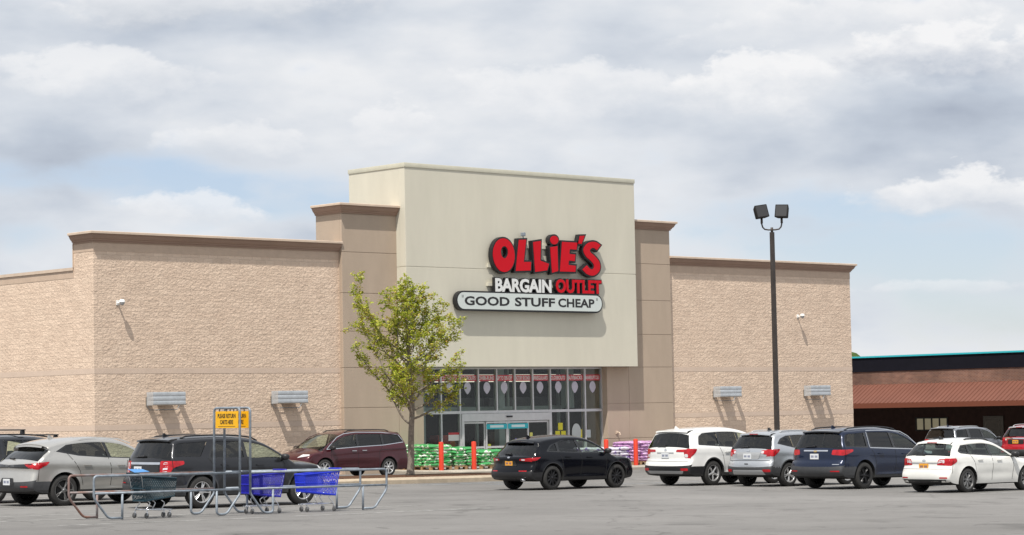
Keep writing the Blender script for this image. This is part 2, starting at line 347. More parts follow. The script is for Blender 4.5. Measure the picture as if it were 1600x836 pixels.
M_bpaint = mat('worn_blue_paint', (.30, .36, .42), .8, col2=(.19, .19, .19), vscale=2.5)
def slab(x0, x1, y0, y1, top, rad=.3, bev=.03):
    """a low raised pad following the ground, rounded plan corners"""
    pts = []
    for cx, cy, a in ((x1-rad, y0+rad, -90), (x1-rad, y1-rad, 0), (x0+rad, y1-rad, 90), (x0+rad, y0+rad, 180)):
        for k in range(9):
            t = R(a+k*90/8); pts.append((cx+rad*math.cos(t), cy+rad*math.sin(t)))
    n = len(pts); cx, cy = (x0+x1)/2, (y0+y1)/2
    ins = [(x-(bev if x > cx else -bev), y-(bev if y > cy else -bev)) for x, y in pts]
    v = [(x, y, G(x, y)-.05) for x, y in pts]+[(x, y, G(x, y)+top-bev) for x, y in pts]+[(x, y, G(x, y)+top) for x, y in ins]
    f = [[i, (i+1) % n, n+(i+1) % n, n+i] for i in range(n)]+[[n+i, n+(i+1) % n, 2*n+(i+1) % n, 2*n+i] for i in range(n)]+[list(range(2*n, 3*n))]
    return v, f
v, f = slab(60.6, 80.5, 68.3, 73.14, .13, .4); tag(meshobj('pavement_walk', v, f, M_conc, angle=40), kind='structure')
isl = slab(45.0, 58.6, 59.9, 64.6, .16, 1.6); tag(meshobj('curb_island', *isl, M_curb, angle=40), kind='structure')
v, f = slab(45.6, 58.0, 61.6, 64.2, .185, 1.1); tag(meshobj('mulch_ground', v, f, M_mulch, angle=40), kind='structure')
mk = MB()
def stripe(x0, x1, y0, y1, store=mk, dz=.004): v, f = sheet(x0, x1, y0, y1, 6, 1, dz); store.add(v, f)
for y in (38.1, 40.75, 43.25, 45.95, 49.4, 52.0, 54.7): stripe(52.2, 58.3, y, y+.13); stripe(58.6, 64.6, y, y+.13)
for y in (41.2, 44.0, 46.2, 50.6, 53.75, 56.4): stripe(26.0, 31.2, y, y+.13); stripe(31.9, 37.6, y, y+.13)
stripe(56, 61, 50.2, 50.3); stripe(43, 60, 58.6, 58.7); stripe(35.2, 37.6, 41.6, 41.68)
tag(mk.build('road_marking', M_paint), kind='structure')
mk2 = MB(); stripe(50.0, 54.5, 58.0, 58.18, mk2); stripe(51.5, 54.0, 56.6, 56.8, mk2); stripe(54, 58.5, 53.2, 53.35, mk2)
tag(mk2.build('road_marking_blue', M_bpaint), kind='structure')

# ------------------------------------------------------------ far wooded hill
random.seed(5)
M_wood = mat('far_foliage', (.085, .125, .030), .95, col2=(.035, .06, .018), vscale=.35, bump=.5, bscale=.8, spec=.1)
hv, hf = [], []
nx, ny = 150, 16
cdir = Vector((_f.x, _f.y, 0)).normalized(); sdir = Vector((_r.x, _r.y, 0))
for j in range(ny+1):
    for i in range(nx+1):
        s = 30 + i*1.2; d = 430 + j*7
        h = 15.8*math.exp(-((s-58)/24)**2) + 8.5*math.exp(-((s-120)/40)**2)
        h *= math.sin(math.pi*min(1, (j+.5)/ny*.9+.05))
        p = cdir*d + sdir*s
        h += 1.5*abs(noise.noise(Vector((s*.22, d*.22, 0)))) + .9*noise.noise(Vector((s*.6, d*.6, 3)))
        hv.append((p.x, p.y, h-3.0 if j else -12))
for j in range(ny):
    for i in range(nx): hf.append([j*(nx+1)+i, j*(nx+1)+i+1, (j+1)*(nx+1)+i+1, (j+1)*(nx+1)+i])
tag(meshobj('wooded_hill', hv, hf, M_wood, smooth=True), kind='structure')

# ------------------------------------------------------------ the store
B0 = 1.2                                                 # how far walls reach below the datum
store = tag(empty('store_building', (68, 73, G(68, 73))), 'large beige stone block store with a tall pale entrance tower and glass doors', 'store building')
def part(mb, name, m, parent=None, label=None, **k):
    p = parent or store; o = mb.build(name, m, None, **k)
    o.parent = p; o.matrix_parent_inverse = Matrix.Translation(-Vector(wl(p)))
    if label: o['label'] = label
    return o
def wl(p):
    v = Vector(p.location)
    q = p
    while q.parent: q = q.parent; v = v+Vector(q.location) if q.type == 'EMPTY' else v
    return v if p.type == 'EMPTY' else (wl(p.parent) if p.parent else v)
ZB = -.6
XL, XR, YW, YBACK = 47.55, 90.0, 73.0, 128.0
CB, LIP = 8.77, 9.17
# split face walls: front wings with smooth bands set proud
def band(z0, z1, segs, o=.012):
    m = MB()
    for (x0, x1, y0, y1) in segs: m.box(x0, x1, y0, y1, z0, z1)
    return m
m = MB(); m.box(XL, 58.80, YW, YW+.4, ZB, 8.45); part(m, 'left_wing_wall', STONE)
m = MB(); m.box(77.30, XR, YW, YW+.4, ZB, 8.45); part(m, 'right_wing_wall', STONE)
m = MB(); m.box(XL, XL+.4, YW+.4, YBACK, ZB, 7.55); m.box(XL, XL+.4, YW+.4, 74.28, 7.55, 8.45); part(m, 'side_wall', STONE)
m = MB(); m.box(XR-.4, XR, YW+.4, YBACK, ZB, 7.55); m.box(XR-.4, XR, YW+.4, 74.28, 7.55, 8.45); m.box(XL, XR, YBACK, YBACK+.3, ZB, 7.55); part(m, 'rear_wall', STONE)
for z0, z1 in ((4.06, 4.255), (2.03, 2.225)):
    m = MB(); m.box(XL-.006, 58.80, YW-.006, YW-.002, z0, z1); part(m, 'smooth_band', M_band)
    m = MB(); m.box(XL-.006, XL-.002, YW-.002, YBACK, z0, z1); part(m, 'smooth_band', M_band)
    m = MB(); m.box(77.30, XR+.004, YW-.006, YW-.002, z0, z1); part(m, 'smooth_band', M_band)
M_frz = mat('frieze_block', (.52, .40, .31), .9, var=.06, bump=.006, bscale=25, spec=.2)
for (a, b, c, d, e, f) in ((XL-.01, 58.80, YW-.01, YW+.4, 8.45, CB), (XL-.01, XL+.4, YW+.401, 74.28, 8.45, CB), (77.30, XR+.01, YW-.01, YW+.4, 8.45, CB), (XR-.4, XR+.01, YW+.401, 74.28, 8.45, CB), (XL-.008, XL+.4, 74.28, YBACK, 7.551, 7.82), (XR-.4, XR+.008, 74.28, YBACK, 7.551, 7.82)):
    m = MB(); m.box(a, b, c, d, e, f); part(m, 'frieze', M_frz)
for (a, b, c, d, e, f) in ((XL-.05, XL+.45, 74.30, YBACK, 7.82, 7.93), (XL-.04, XL+.1, 74.283, 74.31, 7.93, CB), (XR-.45, XR+.05, 74.3, YBACK, 7.82, 7.93)):
    m = MB(); m.box(a, b, c, d, e, f); part(m, 'side_coping', M_lip)
m = MB(); m.box(XL+.4, XR-.4, YW+.4, YBACK, 7.3, 7.35); part(m, 'roof', mat('roof_membrane', (.3, .3, .3), .9))
PROF = [(-.02, 0), (.05, 0), (.05, .05), (.085, .065), (.095, .11), (.13, .13), (.17, .19), (.20, .255), (.205, .275), (.235, .28), (.235, .30)]
def cornice(path, z, s=1.0, name='cornice'):
    """sweep the moulding round the outside of an open plan path (outside is to the right of travel)"""
    P = [Vector(p) for p in path]; n = len(P); offs = []
    for i in range(n):
        ds = []
        if i: ds.append((P[i]-P[i-1]).normalized())
        if i < n-1: ds.append((P[i+1]-P[i]).normalized())
        ns = [Vector((d.y, -d.x)) for d in ds]
        offs.append(ns[0] if len(ns) == 1 else (ns[0]+ns[1])/(1+ns[0].dot(ns[1])))
    def sweep(prof):
        m = MB(); k = len(prof)
        for i in range(n):
            for a, b in prof: q = P[i]+offs[i]*(a*s); m.v.append((q.x, q.y, z+b*s))
        for i in range(n-1):
            for j in range(k): m.f.append([i*k+j, i*k+(j+1) % k, (i+1)*k+(j+1) % k, (i+1)*k+j][::-1])
        m.f.append(list(range(k))); m.f.append([(n-1)*k+j for j in range(k)][::-1])
        return m
    c = part(sweep(PROF+[(-.02, .30)]), name, M_corn)
    part(sweep([(-.3, .302), (.27, .302), (.27, .375), (.255, .39), (-.3, .40)]), 'cornice_cap', M_lip)
    return c
cornice([(XL, 74.28), (XL, YW), (58.79, YW)], CB)
cornice([(77.31, YW), (XR, YW), (XR, 74.28)], CB)
cornice([(58.78, 74.4), (58.78, 72.8), (61.56, 72.8)], 10.27)
cornice([(74.57, 72.8), (77.32, 72.8), (77.32, 74.4)], 10.27)
# pilasters: panels with reveal joints
def panels(x0, x1, y0, y1, zs, left=True, right=True):
    m = MB(); g = .014
    for a, b in zip(zs[:-1], zs[1:]): m.rbox(x0, x1, y0, y0+.12, a+g, b-g, .008)
    m.box(x0+.012, x1-.012, y0+.014, y1, zs[0], zs[-1])
    for a, b in zip(zs[:-1], zs[1:]):
        if left: m.box(x0, x0+.011, y0+.121, y1, a+g, b-g)
        if right: m.box(x1-.011, x1, y0+.121, y1, a+g, b-g)
    return m
ZS = [ZB, 1.19, 2.69, 4.25, 5.67, 7.16, 8.76, 10.28]
m = panels(58.78, 61.56, 72.8, 74.4, ZS); part(m, 'left_pilaster', M_pil)
m = panels(74.58, 77.32, 72.8, 74.4, ZS); part(m, 'right_pilaster', M_pil)
ZL = [ZB, .75, 1.19, 2.69, 4.268]
m = panels(61.575, 62.84, 72.8, 74.4, ZL, left=False); part(m, 'left_jamb_wall', M_pil)
m = panels(73.23, 74.565, 72.8, 74.4, ZL, right=False); part(m, 'right_jamb_wall', M_pil)
# tower: a thick box hanging over the doors
g = .012
m = MB(); m.rbox(61.56, 74.57, 72.24, 72.6, 4.27, 8.235-g, .01); m.rbox(61.56, 74.57, 72.24, 72.6, 8.235+g, 12.18, .01); m.box(61.575, 74.555, 72.255, 75.6, 4.29, 12.18)
m.box(61.561, 61.574, 72.601, 75.72, 4.27, 8.235-g); m.box(61.561, 61.574, 72.601, 75.72, 8.235+g, 12.18)
m.box(74.556, 74.569, 72.601, 75.72, 4.27, 12.18); m.box(61.575, 74.555, 75.6, 75.72, 4.3, 12.18)
part(m, 'entrance_tower', M_tower)
m = MB(); m.rbox(61.53, 74.60, 72.21, 75.75, 12.18, 12.36, .012); part(m, 'tower_coping', M_cope, angle=30)

# storefront: ten bays of glass, door leaves in bays four to seven
SX = [62.86] + [64.05+1.02*k for k in range(9)] + [73.22]
SY = 73.15; SZ0 = G(68, 73)+.13; ZBAR = 2.44; ZTOP = 4.26
sf = MB()
for x in SX: sf.box(x-.035, x+.035, SY-.05, SY+.09, ZBAR+.05, ZTOP)
sf.box(SX[0], SX[-1], SY-.056, SY+.09, ZBAR-.06, ZBAR+.05); sf.box(SX[0], SX[-1], SY-.056, SY+.09, ZTOP-.07, ZTOP); 
for i in (0, 1, 2, 7, 8, 9, 10): sf.box(SX[i]-.035, SX[i]+.035, SY-.05, SY+.09, SZ0, ZBAR-.06)
for a, b in ((0, 2), (7, 10)): sf.box(SX[a], SX[b], SY-.055, SY+.09, SZ0, SZ0+.12)
part(sf, 'window_frame', M_alu)
df = MB()
DX = [SX[2]+.16, SX[3]+.12, SX[4]+.12, SX[5]+.08, SX[6], SX[7]-.10]
ZD = 2.04
df.box(SX[2]+.04, SX[7]-.04, SY-.10, SY+.05, ZD+.02, ZBAR-.07)
df.box(SX[2]+.036, SX[2]+.15, SY-.10, SY+.05, SZ0, ZD+.018); df.box(SX[7]-.15, SX[7]-.036, SY-.10, SY+.05, SZ0, ZD+.018)
part(df, 'door_header', M_alu)
dl = []
edges = [SX[2]+.155, SX[2]+1.05, SX[2]+1.98, SX[2]+3.0, SX[2]+3.95, SX[7]-.155]
n4 = 4; w = (SX[7]-.155-(SX[2]+.155))/4
for i in range(4):
    a = SX[2]+.155+w*i+.004; b = a+w-.008; d = MB(); yy = SY-.085 if i in (1, 2) else SY-.03
    d.box(a, a+.06, yy, yy+.045, SZ0+.02, ZD); d.box(b-.06, b, yy, yy+.045, SZ0+.02, ZD); d.box(a+.06, b-.06, yy, yy+.045, ZD-.07, ZD)
    d.box(a+.06, b-.06, yy, yy+.045, SZ0+.02, SZ0+.18); d.box(a+.06, b-.06, yy, yy+.045, SZ0+.80, SZ0+.88)
    o = part(d, 'door', M_alu); dl.append((a, b, yy))
    gp = MB(); gp.box(a+.061, b-.061, yy+.018, yy+.028, SZ0+.181, SZ0+.799); gp.box(a+.061, b-.061, yy+.018, yy+.028, SZ0+.881, ZD-.071); 
    q = gp.build('door_glass', M_glass_shop); q.parent = o
m = MB(); m.rbox(SX[4]+.45, SX[4]+.75, SY-.16, SY-.102, 2.20, 2.27, .01); part(m, 'door_sensor', M_black)
for i in range(10):
    m = MB(); m.box(SX[i]+.036, SX[i+1]-.036, SY+.02, SY+.03, ZBAR+.051, ZTOP-.071)
    if i in (0, 1, 7, 8, 9): m.box(SX[i]+.036, SX[i+1]-.036, SY+.02, SY+.03, SZ0+.121, ZBAR-.061)
    part(m, 'window', M_glass_shop)
# the shop inside
m = MB(); m.box(60.0, 89.4, SY+.12, 99, SZ0-.03, SZ0); part(m, 'shop_floor', mat('shop_floor', (.22, .2, .18), .4, var=.1))
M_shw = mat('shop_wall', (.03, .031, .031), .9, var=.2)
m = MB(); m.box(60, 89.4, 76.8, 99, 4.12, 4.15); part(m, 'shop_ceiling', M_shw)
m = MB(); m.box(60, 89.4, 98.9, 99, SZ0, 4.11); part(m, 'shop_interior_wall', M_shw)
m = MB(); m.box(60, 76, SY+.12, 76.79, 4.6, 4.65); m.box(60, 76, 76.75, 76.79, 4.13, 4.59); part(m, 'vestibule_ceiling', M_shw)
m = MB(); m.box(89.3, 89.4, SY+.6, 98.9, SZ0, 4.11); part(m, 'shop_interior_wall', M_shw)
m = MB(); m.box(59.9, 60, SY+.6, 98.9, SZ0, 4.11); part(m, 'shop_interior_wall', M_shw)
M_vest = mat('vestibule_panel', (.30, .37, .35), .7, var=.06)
m = MB()
for x in (64.75, 68.2, 70.0, 73.0): m.box(x, x+.11, 75.6, 75.7, SZ0, 5.2)
m.box(63.0, 73.2, 75.55, 75.65, 2.46, 2.66); m.box(64.25, 64.75, 74.9, 75.2, SZ0, 4.5); m.box(68.75, 69.1, 74.8, 75.1, SZ0, 4.5); m.box(72.6, 73.0, 74.6, 75.0, 2.55, 4.4)
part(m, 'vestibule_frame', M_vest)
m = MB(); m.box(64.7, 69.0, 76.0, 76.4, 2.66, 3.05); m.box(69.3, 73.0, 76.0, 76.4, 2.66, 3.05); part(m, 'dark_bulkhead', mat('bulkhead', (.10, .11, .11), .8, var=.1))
M_tube = mat('shop_light', (.9, .88, .75), .5, emit=(1, .95, .76, .9))
for k in range(6):
    for q in range(7):
        x0 = 62.5+q*3.8+(k % 2)*.6; m = MB(); m.box(x0, x0+3.0, 79.5+k*2.9, 79.72+k*2.9, 4.03, 4.10); part(m, 'ceiling_light', M_tube)
random.seed(3)
for x, y, h, c in ((63.3, 76.2, 1.5, (.25, .03, .02)), (66.2, 75.4, 1.35, (.35, .05, .03)), (66.9, 75.9, 1.1, (.45, .16, .05)), (64.2, 77, 1.6, (.03, .04, .08)), (71, 77, 1.4, (.25, .2, .15)), (70.2, 75.6, 1.0, (.12, .12, .12)), (72.3, 75.9, 1.2, (.3, .3, .28)), (68.5, 77.5, 1.3, (.2, .15, .1))):
    m = MB(); w = random.uniform(.5, .9)
    m.rbox(x-w/2, x+w/2, y, y+.5, SZ0, SZ0+h, .02)
    for s in range(3): m.rbox(x-w/2-.03, x+w/2+.03, y-.05, y+.5, SZ0+h*(.3+.3*s)-.02, SZ0+h*(.3+.3*s)+.02, .005)
    t = m.build('display_shelf', mat('shelf_%d' % int(x*10), c, .6, var=.3, vscale=6)); tag(t, {63.3: 'dark red display shelf inside the leftmost shop window', 66.2: 'red display shelf seen through the left door leaf', 66.9: 'orange brown display shelf right of the red shelf behind the doors', 64.2: 'dark blue display shelf deep inside behind the second window', 71: 'tan display shelf deep inside behind the right hand windows', 70.2: 'dark grey display shelf just right of the entrance doors', 72.3: 'pale grey display shelf inside the rightmost shop window', 68.5: 'brown display shelf deep inside behind the middle doors'}[x], 'shelf', 'display shelves inside the shop')

# text as mesh, fitted to a box on a facade plane
def text_verts(body, bold=0.0, res=3, font_extrude=0):
    c = bpy.data.curves.new('t', 'FONT'); c.body = body; c.resolution_u = res; c.offset = bold; c.extrude = font_extrude; c.space_character = 1.0
    o = bpy.data.objects.new('t', c); COL.objects.link(o); dg = bpy.context.evaluated_depsgraph_get(); dg.update()
    me = bpy.data.meshes.new_from_object(o.evaluated_get(dg)); bpy.data.objects.remove(o); bpy.data.curves.remove(c)
    v = np.array([p.co[:] for p in me.vertices]) if len(me.vertices) else np.zeros((0, 3)); f = [list(p.vertices) for p in me.polygons]; bpy.data.meshes.remove(me)
    return v, f
def text_on_xz(body, x0, x1, z0, z1, y, depth, bold=0.0, grow=0.0, store=None, slant=0):
    """letters standing on a wall that faces -Y; front face at y, thickness depth"""
    v, f = text_verts(body, bold, 3, .5)
    v0, _ = text_verts(body, 0 if grow else bold, 3, .5)
    a, b = v0[:,0].min(), v0[:,0].max(); c, d = v0[:,1].min(), v0[:,1].max()
    X = x0+(v[:,0]-a)/(b-a)*(x1-x0)+slant*(v[:,1]-c); Z = z0+(v[:,1]-c)/(d-c)*(z1-z0); Y = np.where(v[:,2] > 0, y, y+depth)
    m = store or MB(); m.add(list(zip(X, Y, Z)), f); return m
# red banners and plain paper cards along the top of the glass
M_ban = mat('banner_red', (.72, .012, .04), .6); M_bant = mat('banner_lettering', (.85, .80, .80), .6)
BT = ['BANKRUPTCIES', 'CLOSEOUTS', 'CLOSEOUTS', 'OVER-RUNS', 'UP TO 70% OFF', 'FACTORY SECONDS', 'IRREGULARS', 'CLOSEOUTS', 'BUYBACKS', 'BANKRUPTCIES']
ORD = ['first', 'second', 'third', 'fourth', 'fifth', 'sixth', 'seventh', 'eighth', 'ninth', 'tenth']
M_card = mat('lilac_card', (.66, .56, .68), .6, var=.06, vscale=12)
for i in range(10):
    a, b = SX[i]+.04, SX[i+1]-.04
    m = MB(); m.box(a+.005, b-.005, SY+.035, SY+.042, 3.70, 3.95); o = m.build('window_banner', M_ban)
    t = text_on_xz(BT[i], a+.05, b-.05, 3.745, 3.905, SY+.0315, .003, bold=.02); q = t.build('lettering', M_bant); q.parent = o
    tag(o, 'red banner reading %s in the glass, %s from the left' % (BT[i], ORD[i]), 'banner', 'red banners along the top of the shop windows')
    c = (a+b)/2+(.02 if i % 2 else -.03); m = MB()
    pts = [(c+.19*math.sin(t_)*(1 if math.cos(t_) > 0 else 1-.55*(-math.cos(t_))**1.5), 3.42+.25*math.cos(t_)) for t_ in [2*math.pi*k/20 for k in range(20)]]
    m.prism(pts, SY+.035, SY+.041); o = m.build('paper_card', M_card)
    tag(o, 'plain lilac paper card hanging under the red banner, %s from the left' % ORD[i], 'card', 'lilac cards hanging in the shop windows')
# small notices on doors and panes
def notice(x0, x1, z0, z1, col, label, y=None, name='notice', extra=None):
    y = SY+.012 if y is None else y
    m = MB(); m.box(x0, x1, y, y+.004, z0, z1); o = m.build(name, mat('paper_%d_%d_%d' % tuple(int(c*99) for c in col), col, .6)); tag(o, label, 'notice')
    if extra:
        for (a, b, c, d, cc) in extra:
            e = MB(); e.box(a, b, y-.004, y-.001, c, d); q = e.build('print', mat('paper_%d_%d_%d' % tuple(int(k*99) for k in cc), cc, .6)); q.parent = o
    return o
yd = dl[1][2]+.008
for i in (1, 2):
    a, b, yy = dl[i]; notice(a+.02, b-.02, ZD-.31, ZD-.10, (.03, .42, .50), 'turquoise strip sign across the top of the %s sliding door' % ('left' if i == 1 else 'right'), yy-.006, 'door_sign', [(a+.22, b-.22, ZD-.25, ZD-.15, (.62, .74, .76))])
notice(65.35-.9, 65.75-.72, 1.05+.25, 1.45+.18, (.68, .66, .65), 'white notice with a red heading in the second window', None, 'notice', [(64.45, 65.03, 1.54, 1.63, (.5, .05, .06))])
notice(66.55, 66.72, .72, 1.12, (.62, .60, .05), 'tall yellow notice on the outer left door leaf', dl[0][2]-.006)
notice(66.25, 66.40, .62, .84, (.10, .25, .50), 'small blue notice low on the outer left door leaf', dl[0][2]-.006)
xx = dl[2][0]+.42; notice(xx, xx+.07, .92, 1.32, (.12, .10, .42), 'narrow indigo strip on the right sliding door', dl[2][2]-.006)
notice(dl[3][0]+.10, dl[3][0]+.26, 1.22, 1.55, (.60, .58, .15), 'pale yellow notice on the outer right door leaf', dl[3][2]-.006)
for k, (x, z) in enumerate(((SX[7]+.45, 1.62), (SX[7]+.28, 1.28), (SX[7]+.62, 1.28))):
    notice(x, x+.27, z, z+.30, (.62, .56, .03), ('yellow poster topmost of the pyramid of three right of the doors', 'yellow poster lower left of the pyramid of three', 'yellow poster lower right of the pyramid of three')[k], None, 'poster')
notice(SX[9]+.42-.95+.02, SX[9]+.75-.93, 1.20, 1.62, (.66, .58, .04), 'square yellow poster in the ninth window', None, 'poster')
notice(SX[9]+.08, SX[9]+.33, 1.27, 1.60, (.50, .56, .55), 'pale grey notice in the rightmost window', None)
m = MB(); c = SX[8]+.5; m.prism([(c+.27*math.cos(t), 1.50+.38*math.sin(t)) for t in [2*math.pi*k/24 for k in range(24)]], SY+.010, SY+.016)
tag(m.build('oval_sticker', mat('oval_paper', (.48, .52, .50), .6)), 'large pale oval sticker on the eighth shop window', 'sticker')

# ------------------------------------------------------------ the sign on the tower
def tw(px, py, Y):                       # a point traced from the photograph, laid out on the sign's own plane in metres
    d = _r2*((px-800)/3760)+_u2*((418-py)/3760)+_f; k = Y/d.y; return (d.x*k, EYE+d.z*k)
def cr(c): return (690+c[0]/5.226, 340+c[1]/5.226)
YF = 71.93
M_sred = mat('sign_red', (.56, .004, .014), .5, spec=.2); M_swht = mat('sign_white', (.72, .73, .72), .4); M_sblk = mat('sign_black', (.012, .012, .014), .45)
M_sblk2 = mat('sign_lettering_black', (.015, .015, .016), .5)
def circ(cx, cy, rx, ry, n=28, rot=0): return [(cx+rx*math.cos(t)*math.cos(rot)-ry*math.sin(t)*math.sin(rot), cy+rx*math.cos(t)*math.sin(rot)+ry*math.sin(t)*math.cos(rot)) for t in [2*math.pi*k/n for k in range(n)]]
def grow(poly, d):
    P = [Vector(p) for p in poly]; n = len(P); ar = sum(P[i-1].x*P[i].y-P[i].x*P[i-1].y for i in range(n)); sg = 1 if ar > 0 else -1; out = []
    for i in range(n):
        e1 = (P[i]-P[i-1]).normalized(); e2 = (P[(i+1) % n]-P[i]).normalized()
        n1 = Vector((e1.y, -e1.x))*sg; n2 = Vector((e2.y, -e2.x))*sg; k = 1+n1.dot(n2); q = (n1+n2)/max(k, .5); out.append(tuple(P[i]+q*d))
    return out
def chaikin(p, k=2):
    for _ in range(k):
        q = []
        for i in range(len(p)):
            a, b = Vector(p[i-1]), Vector(p[i]); q += [tuple(a*.75+b*.25), tuple(a*.25+b*.75)]
        p = q
    return p
def stroke(pts, w):
    P = [Vector(p) for p in pts]; n = len(P); A, B = [], []
    for i in range(n):
        t = (P[min(i+1, n-1)]-P[max(i-1, 0)]).normalized(); nn = Vector((-t.y, t.x)); ww = w[i] if isinstance(w, list) else w
        A.append(tuple(P[i]+nn*ww/2)); B.append(tuple(P[i]-nn*ww/2))
    return A+B[::-1]
def catmull(pts, n=8, closed=False):
    P = [np.array(p, float) for p in pts]; P = [2*P[0]-P[1]]+P+[2*P[-1]-P[-2]]; out = []
    for i in range(1, len(P)-2):
        for k in range(n):
            t = k/n; a, b, c, d = P[i-1], P[i], P[i+1], P[i+2]
            out.append(tuple(.5*((2*b)+(-a+c)*t+(2*a-5*b+4*c-d)*t*t+(-a+3*b-3*c+d)*t**3)))
    out.append(tuple(P[-2])); return out
S_mid = catmull([(1283, 246), (1250, 224), (1212, 228), (1184, 262), (1197, 300), (1232, 332), (1264, 372), (1268, 418), (1238, 448), (1200, 440), (1168, 408)], 5)
LET = {'O': [circ(508, 307, 88, 138, rot=-.06)], 'L': [[(632,182),(690,180),(670,362),(730,362),(727,432),(607,436)]], 'L2': [[(748,200),(810,190),(806,352),(876,378),(862,430),(765,444)]],
  'i': [[(888,242),(945,233),(951,436),(903,450)], circ(920, 184, 33, 35, 20)], 'E': [[(985,198),(1108,205),(1101,262),(1046,258),(1042,297),(1092,302),(1087,356),(1038,350),(1035,386),(1096,394),(1091,443),(968,440)]],
  'q': [[(1130,150),(1168,148),(1142,216),(1117,212)]], 'S': [stroke(S_mid, 50)]}
sign = tag(empty('store_sign', (68.3, 72.2, 8.4)), "large raised store sign reading OLLIE'S BARGAIN OUTLET with a white GOOD STUFF CHEAP panel below", 'sign')
def spart(mb, name, m, parent=None, **k):
    p = parent or sign; o = mb.build(name, m, **k); o.parent = p; o.matrix_parent_inverse = Matrix.Translation(-Vector(sign.location)); return o
for key, polys in LET.items():
    bk, fr = MB(), MB()
    for poly in polys:
        P3 = [tw(*cr(p), YF) for p in poly]
        if key == 'O':
            inner = [tw(*cr(p), YF) for p in circ(513, 283, 30, 50, rot=-.06)]
            for mb, o_, i_, y0, y1 in ((bk, grow(P3, .065), grow(inner, -.05), YF+.012, YF+.22), (fr, P3, inner, YF-.01, YF+.011)):
                n = len(P3); k = len(mb.v)
                vs = [(p[0], y0, p[1]) for p in o_]+[(p[0], y0, p[1]) for p in i_]+[(p[0], y1, p[1]) for p in o_]+[(p[0], y1, p[1]) for p in i_]
                fs = []
                for i in range(n):
                    j = (i+1) % n; fs += [[i, j, n+j, n+i], [2*n+i, 3*n+i, 3*n+j, 2*n+j], [i, 2*n+i, 2*n+j, j], [n+i, n+j, 3*n+j, 3*n+i]]
                mb.add(vs, fs)
        else:
            bk.prism(grow(P3, .07), YF+.012, YF+.22); fr.prism(P3, YF-.01, YF+.011)
    o = spart(bk, 'letter_case', M_sblk); q = fr.build('letter_face', M_sred); q.parent = o
def box_from(c0, c1):
    a = tw(*cr(c0), YF); b = tw(*cr(c1), YF); return a, b
def line_text(body, c0, c1, mface, face_bold, back_bold):
    a, b = box_from(c0, c1)
    o = spart(text_on_xz(body, a[0], b[0], a[1], b[1], YF+.022, .14, bold=back_bold, grow=1), 'letter_case', M_sblk)
    q = text_on_xz(body, a[0], b[0], a[1], b[1], YF, .02, bold=face_bold, grow=1).build('letter_face', mface); q.parent = o
line_text('BARGAIN', (446, 600), (893, 512), M_swht, .035, .085)
line_text('OUTLET', (940, 609), (1302, 518), M_sred, .035, .085)
# slogan panel: rounded ends
a, b = box_from((133, 742), (1308, 650)); zc = (tw(*cr((133, 680)), YF)[1]+tw(*cr((1308, 700)), YF)[1])/2
x0, x1 = a[0], b[0]; hh = .335
def stad(x0, x1, zc, h): 
    p = [(x1-h+h*math.cos(t), zc+h*math.sin(t)) for t in [-math.pi/2+math.pi*k/10 for k in range(11)]]
    return p+[(x0+h+h*math.cos(t), zc+h*math.sin(t)) for t in [math.pi/2+math.pi*k/10 for k in range(11)]]
m = MB(); m.prism(stad(x0-.07, x1+.06, zc, hh+.065), YF+.012, YF+.24); pc = spart(m, 'slogan_case', M_sblk)
m = MB(); m.prism(stad(x0, x1, zc, hh), YF, YF+.011); q = m.build('slogan_panel', mat('slogan_white', (.60, .65, .63), .4)); q.parent = pc
m = MB(); xa = tw(*cr((188, 690)), YF)[0]; xb = tw(*cr((1248, 690)), YF)[0]
W_ = xb-xa
text_on_xz('GOOD', xa, xa+W_*.335, zc-.185, zc+.185, YF-.004, .003, bold=.03, store=m)
text_on_xz('STUFF', xa+W_*.375, xa+W_*.685, zc-.185, zc+.185, YF-.004, .003, bold=.03, store=m)
text_on_xz('CHEAP', xa+W_*.71, xa+W_, zc-.185, zc+.185, YF-.004, .003, bold=.03, store=m)
for xx_, s_ in ((xa-.13, 1), (xb+.12, 1)):
    for dx in (0, .06): m.box(xx_+dx-.01, xx_+dx+.012, YF-.004, YF-.001, zc+.12, zc+.23)
q = m.build('slogan_lettering', M_sblk2); q.parent = pc
m = MB(); r0 = tw(*cr((600, 225)), YF+.2); r1 = tw(*cr((1180, 255)), YF+.2)
zr = (r0[1]+r1[1])/2; m.box(r0[0]-.1, r1[0]+.1, YF+.225, 72.238, zr-.09, zr+.09)
zr2 = tw(*cr((1120, 418)), YF+.2)[1]; m.box(tw(*cr((410, 400)), YF)[0], r1[0], YF+.225, 72.238, zr2-.07, zr2+.07)
zr3 = tw(*cr((880, 560)), YF+.2)[1]; m.box(tw(*cr((405, 540)), YF)[0], xb, YF+.17, 72.238, zr3-.06, zr3+.06); m.box(x0+.2, x1-.3, YF+.245, 72.238, zc-.08, zc+.08)
spart(m, 'raceway', M_tower)
c0 = tw(*cr((684, 140)), YF); m = MB(); m.rbox(c0[0]-.07, c0[0]+.07, YF+.05, YF+.22, c0[1]-.05, c0[1]+.1, .02); m.tube([(c0[0]-.02, YF+.12, c0[1]-.02), (c0[0]-.02, YF+.12, c0[1]-.3)], .025); spart(m, 'photocell', M_galv)

